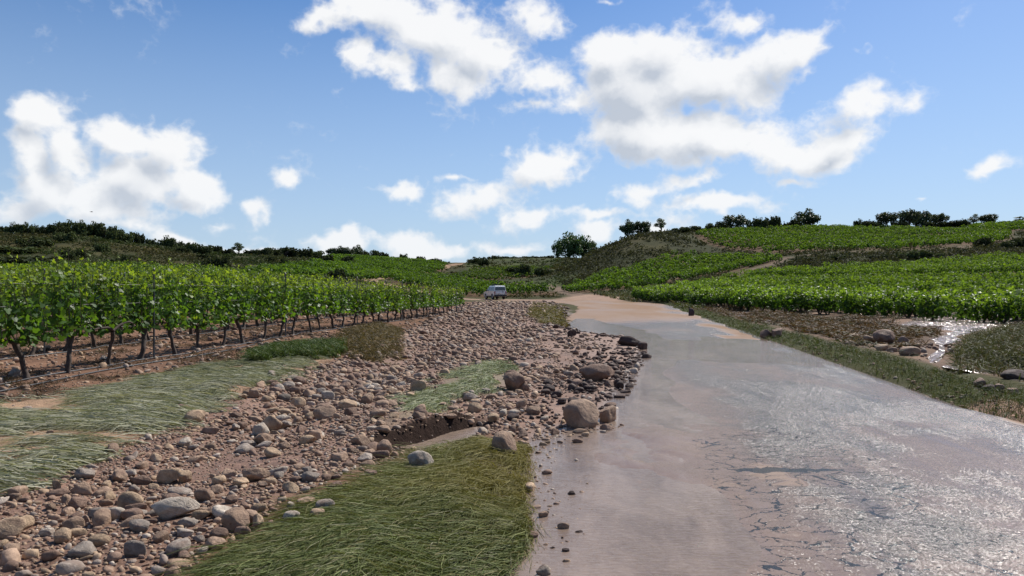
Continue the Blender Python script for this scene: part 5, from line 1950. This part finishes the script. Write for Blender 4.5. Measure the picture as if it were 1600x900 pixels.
def in_poly(pg, n, rg, margin=0.0, weight=None):
    """points in a polygon, thinning with distance from the camera"""
    D = np.hypot(pg[:, 0], pg[:, 1]); a = np.arctan2(pg[:, 0], pg[:, 1])
    r = np.exp(rg.uniform(math.log(max(D.min() * .8, 2.4)), math.log(D.max()), n)); t = rg.uniform(max(a.min(), -.72), min(a.max(), .72), n)
    x = r * np.sin(t); y = r * np.cos(t)
    wx, wy = warp(x, y)
    ragged = fbm(x / .22, y / .22, 3, 151) * .38 * np.clip(r / 6, .6, 2) + fbm(x / .8, y / .8, 2, 153) * .3 * np.clip(r / 8, .5, 1.5)
    ok = (sdist(wx, wy, pg) > margin + .03 + ragged + rg.normal(0, .05, n)) & (np.abs(x / np.maximum(y, .1)) < .8) & (y > 2.4)
    return x[ok], y[ok]


def palette(n, rg, cs, w, u=None):
    cs = np.array(cs)
    k = rg.choice(len(cs), n, p=np.array(w) / sum(w))
    return cs[k] * rg.uniform(.7, 1.3, (n, 1))


rg = np.random.default_rng(101)
# the combed green mat in the foreground
x, y = in_poly(MAT, 200000, rg, -.06)
keep = (fbm(x / .32, y / .32, 3, 161) < .17 + rg.normal(0, .04, len(x))) | (rg.uniform(0, 1, len(x)) < .12)
x, y = x[keep][:56000], y[keep][:56000]
n = len(x)
fl = fbm(x / .5, y / .5, 3, 103)
ang = math.radians(233) + 1.1 * fl + rg.normal(0, .22, n)
c = palette(n, rg, [(.125, .150, .046), (.170, .190, .070), (.086, .108, .034), (.200, .180, .078), (.270, .255, .155)], [4, 3, 2.4, 1.8, .6])
ye = sstep(sdist(x, y, LAND), 1.3, .1)[:, None] * sstep(y, 4.5, 6.5)[:, None]
ye = np.clip(ye + .8 * np.clip(fbm(x / .6, y / .6, 3, 105), 0, 1)[:, None], 0, 1)
c = c * (1 - .75 * ye) + .75 * ye * np.array([.23, .185, .05]) * rg.uniform(.6, 1.3, (n, 1))
blades(x, y, ang, np.where(rg.uniform(0, 1, n) < .3, rg.uniform(.3, .55, n), rg.uniform(.12, .34, n)), rg.uniform(.0025, .0055, n), .012 + .06 * rg.uniform(0, 1, n) ** 2 * (1 + fl), c, rg, 'grass_mat', 'flattened green grass combed downstream in the foreground', .5)
# pale mat by the vines
x, y = in_poly(MAT_LEFT, 130000, rg, -.1)
gap_ = fbm(x / 1.1, y / .55, 3, 107)
keep = gap_ < .095 + rg.normal(0, .03, len(x))
x, y = x[keep], y[keep]
n = len(x); print('mat left', n)
if n > 52000:
    x, y = x[:52000], y[:52000]; n = 52000
fl = fbm(x / .9, y / .9, 3, 109)
ang = math.radians(212) + 1.2 * fl + rg.normal(0, .18, n)
c = palette(n, rg, [(.335, .325, .235), (.275, .275, .185), (.17, .185, .105), (.42, .40, .30)], [4, 4, 2.2, 1.8])
g = sstep(y, 10, 13)[:, None] * .5 * rg.uniform(0, 1, (n, 1))
c = c * (1 - g) + g * np.array([.065, .095, .03])
blades(x, y, ang, rg.uniform(.2, .5, n), rg.uniform(.005, .011, n), .012 + .07 * rg.uniform(0, 1, n) ** 2, c, rg, 'pale_grass', 'pale silted grass pressed flat between the vines and the wash', .45)
# strip in the wash
x, y = in_poly(STRIP, 50000, rg, -.08)
keep = fbm(x / .5, y / 1.4, 3, 111) < .16
a_, b_ = LEDGE
e_ = b_ - a_; L_ = np.hypot(*e_); e_ = e_ / L_
tt_ = ((x - a_[0]) * e_[0] + (y - a_[1]) * e_[1]) / L_; nn_ = -(x - a_[0]) * e_[1] + (y - a_[1]) * e_[0]
keep &= ~((tt_ > -.4) & (tt_ < 1.1) & (nn_ < .45))
x, y = x[keep][:20000], y[keep][:20000]
n = len(x)
ang = math.radians(248) + rg.normal(0, .2, n) + .6 * fbm(x / .8, y / .8, 2, 113)
c = palette(n, rg, [(.30, .32, .20), (.24, .27, .15), (.16, .185, .09), (.36, .34, .23)], [4, 4, 2, 1.6])
gr = (sstep(x - .0 * y, -.6, .1) * sstep(y, 13, 15))[:, None] * rg.uniform(.2, 1, (n, 1))
c = c * (1 - gr) + gr * np.array([.075, .11, .035])
blades(x, y, ang, rg.uniform(.16, .40, n), rg.uniform(.005, .010, n), .010 + .045 * rg.uniform(0, 1, n) ** 2, c, rg, 'grass_strip', 'pale grass strip pressed flat along the middle of the wash', .4)
# green edge and brown bush heap
x, y = in_poly(GREEN_EDGE, 24000, rg, -.1); x, y = x[:9000], y[:9000]; n = len(x)
c = palette(n, rg, [(.055, .090, .024), (.080, .115, .035), (.12, .13, .05)], [4, 3, 1])
blades(x, y, rg.uniform(3.3, 4.6, n), rg.uniform(.12, .4, n), rg.uniform(.009, .016, n), rg.uniform(.05, .24, n), c, rg, 'green_grass', 'tuft of fresh green grass between the vines and the wash', .6, tip=.8)
x, y = in_poly(BROWN_BUSH, 60000, rg, -.05); x, y = x[:13000], y[:13000]; n = len(x)
c = palette(n, rg, [(.150, .105, .046), (.100, .084, .036), (.20, .145, .07), (.065, .052, .028)], [4, 3, 2, 2])
blades(x, y, rg.uniform(0, 6.28, n), rg.uniform(.06, .26, n), rg.uniform(.009, .020, n), .02 + .12 * rg.uniform(0, 1, n) ** 1.4, c, rg, 'dry_grass', 'brown heap of dry weeds at the edge of the wash', .9, tip=1.0)
x, y = in_poly(REED, 60000, rg, -.05); x, y = x[:9000], y[:9000]; n = len(x)
c = palette(n, rg, [(.150, .120, .030), (.105, .095, .028), (.20, .16, .07)], [4, 3, 1])
blades(x, y, rg.uniform(3.6, 5.2, n), rg.uniform(.2, .6, n), rg.uniform(.02, .04, n), rg.uniform(.02, .16, n), c, rg, 'yellow_grass', 'yellowish flattened grass at the far left road edge', .5, tip=.8)
# right verge, brown litter and mound
x, y = in_poly(R_VERGE, 150000, rg, -.15)
rd, rs = pdist(x, y, ROAD)
keep = rd > road_half(rs) - .12 + .6 * fbm(x / .9, y / .9, 3, 133)
x, y = x[keep][:42000], y[keep][:42000]; n = len(x)
big = np.clip(y / 18, .8, 2.4)
c = palette(n, rg, [(.052, .072, .020), (.075, .098, .030), (.105, .105, .042), (.10, .072, .036)], [4, 3, 1.6, 1.6])
blades(x, y, rg.uniform(0, 6.28, n), rg.uniform(.06, .18, n) * np.sqrt(big), rg.uniform(.006, .012, n) * big, rg.uniform(.02, .12, n), c, rg, 'verge_grass', 'short green grass along the right edge of the road', .7, tip=1.05)
x, y = in_poly(R_BROWN, 150000, rg, -.2)
keep = fbm(x / 1.5, y / 3, 3, 117) < .12
x, y = x[keep][:15000], y[keep][:15000]; n = len(x)
c = palette(n, rg, [(.110, .064, .032), (.080, .050, .026), (.145, .086, .045), (.060, .062, .024)], [4, 3, 2, 1.6])
blades(x, y, rg.uniform(0, 6.28, n), rg.uniform(.15, .5, n), rg.uniform(.02, .04, n), rg.uniform(.02, .18, n), c, rg, 'brown_grass', 'brown flood litter and dead grass beside the right ditch', .8, tip=.8)
x, y = in_poly(R_MOUND, 150000, rg, -.2); x, y = x[:13000], y[:13000]; n = len(x)
c = palette(n, rg, [(.058, .066, .024), (.085, .090, .040), (.13, .125, .075), (.085, .058, .032)], [4, 3, 2, 1])
blades(x, y, rg.uniform(2.6, 5.2, n), rg.uniform(.12, .40, n), rg.uniform(.010, .020, n), rg.uniform(.03, .22, n), c, rg, 'mound_grass', 'rough green grass on the mound at the right edge', .7, tip=.8)
# weeds and litter on the ditch bed and at the feet of the vines
x, y = in_poly(DITCH, 130000, rg, 0)
sw_ = np.maximum(sdist(x, y, W_STREAM), sdist(x, y, W_SIDE))
keep = (fbm(x / 1.2, y / 2.4, 3, 119) > .04) & (y < 62) & (sw_ < -.2)
x, y = x[keep][:10000], y[keep][:10000]; n = len(x)
c = palette(n, rg, [(.095, .066, .036), (.058, .068, .024), (.13, .10, .06)], [3, 3, 1])
blades(x, y, rg.uniform(0, 6.28, n), rg.uniform(.12, .4, n), rg.uniform(.015, .03, n), rg.uniform(.02, .16, n), c, rg, 'ditch_weeds', 'matted weeds on the muddy bed of the right ditch', .8, tip=.9)
xa = rg.uniform(-14, -2, 160000); ya = rg.uniform(6, 55, 160000)
wx, wy = warp(xa, ya)
keep = (sdist(wx, wy, LAND) > .5) & (sdist(wx, wy, WASH) < -.05) & (sdist(wx, wy, MAT_LEFT) < .1) & (fbm(xa / .8, ya / .8, 4, 63) > .03) & (xa / ya > -.72) & (rg.uniform(0, 1, len(xa)) < np.clip(12 / ya, .1, 1))
x, y = xa[keep][:15000], ya[keep][:15000]; n = len(x)
c = palette(n, rg, [(.080, .050, .030), (.055, .038, .024), (.12, .085, .050), (.06, .068, .026)], [4, 4, 2, .7])
blades(x, y, rg.uniform(0, 6.28, n), rg.uniform(.05, .24, n), rg.uniform(.006, .014, n), rg.uniform(.01, .07, n), c, rg, 'dry_litter', 'dark plant litter strewn over the red soil at the vine feet', .9)
# grass verge of the distant road and the track
xa = rg.uniform(0, 30, 60000); ya = rg.uniform(55, 118, 60000)
pxx = 800 + F * xa / ya
rd, rs = pdist(xa, ya, ROAD)
keep = (rd > road_half(rs) + .4) & (sdist(xa, ya, FIELD['lower']) < -.3) & (sdist(xa, ya, FIELD['slope']) < 0) & (pxx > 925) & (pxx < 1180) & (pdist(xa, ya, TRACK_B)[0] > 2.5) & (pdist(xa, ya, TRACK_A)[0] > 1.8) & (fbm(xa / 2, ya / 4, 3, 121) > -.16)
x, y = xa[keep][:15000], ya[keep][:15000]; n = len(x)
c = palette(n, rg, [(.075, .098, .032), (.105, .115, .045), (.11, .085, .045)], [4, 3, 2])
blades(x, y, rg.uniform(0, 6.28, n), rg.uniform(.2, .5, n), rg.uniform(.05, .09, n), rg.uniform(.1, .4, n), c, rg, 'far_verge_grass', 'grass verge where the dirt track meets the road', .8, tip=1.0)

# ------------------------------------------------------------------ the white four wheel drive wagon on the bend
def paint_mat():
    m, t, b, out = new_mat('white_paint')
    p = t.n('ShaderNodeTexCoord').outputs['Object']
    n = t.noise(p, 3.0, 5, .6)
    sx = t.n('ShaderNodeSeparateXYZ'); t.put(sx.inputs[0], p)
    mud = t.math('MULTIPLY', t.mr(sx.outputs[2], .45, 1.15, 1, 0), t.mr(n, .38, .62))
    t.put(b.inputs['Base Color'], t.mix(mud, (.80, .80, .79), (.24, .15, .10)))
    b.inputs['Roughness'].default_value = .3
    b.inputs['Coat Weight'].default_value = .5
    return m


M['paint'] = paint_mat()
M['glass'] = simple('car_glass', (.030, .036, .042), .06, spec=.8)
M['tyre'] = simple('tyre_rubber', (.022, .021, .020), .85, noise=.3)
M['rim'] = simple('rim_metal', (.34, .34, .35), .35, .8)
M['trim'] = simple('black_trim', (.028, .028, .030), .6)
M['red_lens'] = simple('red_lens', (.30, .015, .012), .2)
M['clear_lens'] = simple('clear_lens', (.62, .64, .66), .12)
M['plate'] = simple('plate_white', (.70, .70, .68), .4)


def box(acc, c, s, taper=0.0):
    x, y, z = s[0] / 2, s[1] / 2, s[2] / 2
    V = np.array([(-x, -y, -z), (x, -y, -z), (x, y, -z), (-x, y, -z), (-x, -y, z), (x, -y, z), (x, y, z), (-x, y, z)])
    V[4:, :2] *= 1 - taper
    acc.add(V + np.array(c), np.array([(0, 3, 2, 1), (4, 5, 6, 7), (0, 1, 5, 4), (1, 2, 6, 5), (2, 3, 7, 6), (3, 0, 4, 7)]))


def bevel(o, w, seg=2):
    bm = bmesh.new(); bm.from_mesh(o.data)
    bmesh.ops.bevel(bm, geom=[e for e in bm.edges if e.calc_face_angle(0) > .5], offset=w, segments=seg, affect='EDGES', clamp_overlap=True)
    bm.to_mesh(o.data); bm.free()
    return o


def build_car():
    x, y, z = at(773.5, 104.0)
    z = H1(x, y) + .075
    root = empty('car', (x, y, z), 0)
    head = math.radians(21)                                   # heading turned left of the line of sight
    root.rotation_euler = (0, 0, math.pi / 2 + head)          # local +X is forward
    tag(root, 'white mud splashed four wheel drive wagon stopped on the bend of the road', 'car')
    # body: side profile lofted across the width, with wheel arches
    def arch(cx, r=.40, n=9):
        a = np.linspace(math.pi, 0, n)
        return [(cx + r * math.cos(q), .38 + r * math.sin(q)) for q in a][::-1] if False else [(cx - r * math.cos(q), .38 + r * math.sin(q)) for q in a][::-1]
    low = [(-2.05, .50)] + arch(-1.28) + arch(1.32) + [(2.12, .48), (2.16, .80), (2.08, 1.00), (.98, 1.12), (-2.06, 1.12), (-2.12, .80)]
    bm = bmesh.new()
    rings = []
    for yy, inset in ((-.86, .02), (-.90, 0), (.90, 0), (.86, .02)):
        ring = []
        for (px_, pz) in low:
            ring.append(bm.verts.new((px_ * (1 - inset * .4), yy, pz if pz < .9 else pz - (0.02 if inset else 0))))
        rings.append(ring)
    n = len(low)
    for a, b in zip(rings[:-1], rings[1:]):
        for i in range(n):
            bm.faces.new((a[i], a[(i + 1) % n], b[(i + 1) % n], b[i]))
    bm.faces.new(rings[0][::-1]); bm.faces.new(rings[-1])
    bmesh.ops.recalc_face_normals(bm, faces=bm.faces[:])
    me = bpy.data.meshes.new('body'); bm.to_mesh(me); bm.free()
    me.materials.append(M['paint'])
    child('body', me, root)
    # cabin with raked windscreen
    prof = [(-2.02, 1.10), (1.02, 1.10), (.38, 1.74), (.10, 1.82), (-1.80, 1.84), (-1.98, 1.72)]
    bm = bmesh.new()
    rings = []
    for yy, ins in ((-1, 0), (1, 0)):
        ring = [bm.verts.new((a, yy * (.86 - .16 * max(0, (b - 1.10)) / .74), b)) for a, b in prof]
        rings.append(ring)
    for i in range(len(prof)):
        j = (i + 1) % len(prof)
        bm.faces.new((rings[0][i], rings[0][j], rings[1][j], rings[1][i]))
    bm.faces.new(rings[0][::-1]); bm.faces.new(rings[1])
    bmesh.ops.recalc_face_normals(bm, faces=bm.faces[:])
    bmesh.ops.bevel(bm, geom=bm.edges[:], offset=.045, segments=2, affect='EDGES')
    me = bpy.data.meshes.new('cabin'); bm.to_mesh(me); bm.free()
    me.materials.append(M['paint'])
    child('cabin', me, root)

    def pane(pts, name):
        P_ = np.array(pts, float)
        nrm = np.cross(P_[1] - P_[0], P_[2] - P_[0]); nrm /= np.linalg.norm(nrm)
        k = len(P_)
        V = np.vstack([P_ + nrm * .012, P_ - nrm * .02])
        Fs = [np.array([list(range(k))]), np.array([list(range(2 * k - 1, k - 1, -1))]), np.array([[i, i + k, (i + 1) % k + k, (i + 1) % k] for i in range(k)])]
        mk(name, V, Fs, M['glass'], parent=root)
    sy_ = lambda h: .86 - .16 * (h - 1.10) / .74
    for sg in (1, -1):
        y1, y2 = sg * (sy_(1.17) + .001), sg * (sy_(1.66) + .001)
        for a0, a1, b0, b1 in ((.90, .36, .02, .02), (-.05, -.05, -.92, -.92), (-1.0, -1.0, -1.86, -1.78)):
            q = [(a0 if a0 > .5 else a0, y1, 1.17), (b0, y1, 1.17), (b1, y2, 1.66), (a1 + .02, y2, 1.66)]
            pane(q if sg < 0 else q[::-1], 'side_window')
    w0, w1 = .74, .64
    pane([(.965, -w0, 1.17), (.965, w0, 1.17), (.46, w1, 1.68), (.46, -w1, 1.68)], 'windscreen')
    pane([(-2.035, w0, 1.22), (-2.035, -w0, 1.22), (-2.0, -w1, 1.66), (-2.0, w1, 1.66)], 'rear_window')
    # wheels
    def wheel(cx, sg):
        a = Acc()
        prof_ = [(.24, -.11), (.36, -.11), (.385, -.07), (.385, .07), (.36, .11), (.24, .11)]
        ns = 22
        an = np.arange(ns) / ns * 2 * math.pi
        V = np.array([[(r * math.cos(q), w, r * math.sin(q)) for q in an] for r, w in prof_]).reshape(-1, 3)
        a.add(V, grid_faces(len(prof_), ns, True))
        w = bpy.data.objects.new('wheel', None); COL.objects.link(w); w.parent = root; w.location = (cx, sg * .77, .385)
        a.build('tyre', M['tyre'], True, w)
        b = Acc()
        pr = [(.245, sg * .09), (.20, sg * .06), (.08, sg * .07), (.05, sg * .10), (.002, sg * .10)]
        V = np.array([[(r * math.cos(q), ww, r * math.sin(q)) for q in an] for r, ww in pr]).reshape(-1, 3)
        b.add(V, grid_faces(len(pr), ns, True))
        b.build('rim', M['rim'], False, w)
    for cx in (-1.28, 1.32):
        for sg in (-1, 1):
            wheel(cx, sg)
    def part(name, items, mat, bev=0.0):
        a = Acc()
        for c, s in items:
            box(a, c, s)
        o = a.build(name, mat, parent=root)
        if bev: bevel(o, bev)
        return o
    part('rear_bumper', [((-2.16, 0, .52), (.14, 1.74, .20))], M['trim'], .03)
    part('front_bumper', [((2.20, 0, .52), (.16, 1.74, .22))], M['trim'], .03)
    for sg in (-1, 1):
        part('tail_light', [((-2.105, sg * .78, .90), (.05, .14, .34))], M['red_lens'], .012)
        part('headlight', [((2.13, sg * .66, .86), (.08, .28, .18))], M['clear_lens'], .02)
        part('mirror', [((.72, sg * .98, 1.20), (.12, .16, .18))], M['trim'], .02)
        part('sill', [((.02, sg * .87, .42), (1.6, .06, .12))], M['trim'], .01)
        for xx in (.10, -.85):
            part('door_handle', [((xx, sg * .915, 1.0), (.18, .03, .04))], M['trim'], .008)
        part('roof_rail', [((-.85, sg * .60, 1.885), (1.7, .05, .05))], M['trim'], .01)
    part('number_plate', [((-2.125, 0, .86), (.02, .52, .12))], M['plate'])
    part('grille', [((2.15, 0, .86), (.05, .96, .20))], M['trim'], .01)
    part('roof_rack', [((-.2, 0, 1.93), (.06, 1.3, .05)), ((-.9, 0, 1.93), (.06, 1.3, .05)), ((-.55, 0, 1.99), (.7, .9, .06)), ((-.55, .2, 2.05), (.4, .22, .10))], M['trim'], .008)
    part('tailgate_seam', [((-2.112, 0, 1.12), (.02, 1.5, .02))], M['trim'])
    part('tailgate_handle', [((-2.125, -.35, 1.0), (.03, .20, .05))], M['trim'], .008)


build_car()


def build_bird():
    D = 130.0
    root = empty('bird', ((143 - 800) / F * D, D, EYE + (450 - 331) / F * D), .6)
    tag(root, 'small dark bird gliding above the left hill', 'bird')
    a = Acc()
    a.add(*tube([(-.22, 0, 0), (-.12, 0, .0), (0, 0, .01), (.12, 0, .0), (.2, 0, 0), (.25, 0, -.005)], [.012, .05, .06, .045, .03, .004], 8))
    a.build('body', M['trim'], True, root)
    for sg in (-1, 1):
        V = np.array([(.08, 0, .02), (.10, .22 * sg, .08), (.04, .48 * sg, .05), (-.02, .25 * sg, .07), (-.07, 0, .02)])
        V2_ = V - np.array([0, 0, .012])
        b = Acc()
        b.add(np.vstack([V, V2_]), [np.array([[0, 1, 2, 3, 4], [9, 8, 7, 6, 5]]), np.array([[i, i + 5, (i + 1) % 5 + 5, (i + 1) % 5] for i in range(5)])])
        b.build('wing', M['trim'], False, root)
    b = Acc()
    V = np.array([(-.2, .0, .0), (-.36, .06, .0), (-.36, -.06, .0)])
    b.add(np.vstack([V, V - [0, 0, .01]]), [np.array([[0, 1, 2], [5, 4, 3]]), np.array([[i, i + 3, (i + 1) % 3 + 3, (i + 1) % 3] for i in range(3)])])
    b.build('tail', M['trim'], False, root)


build_bird()
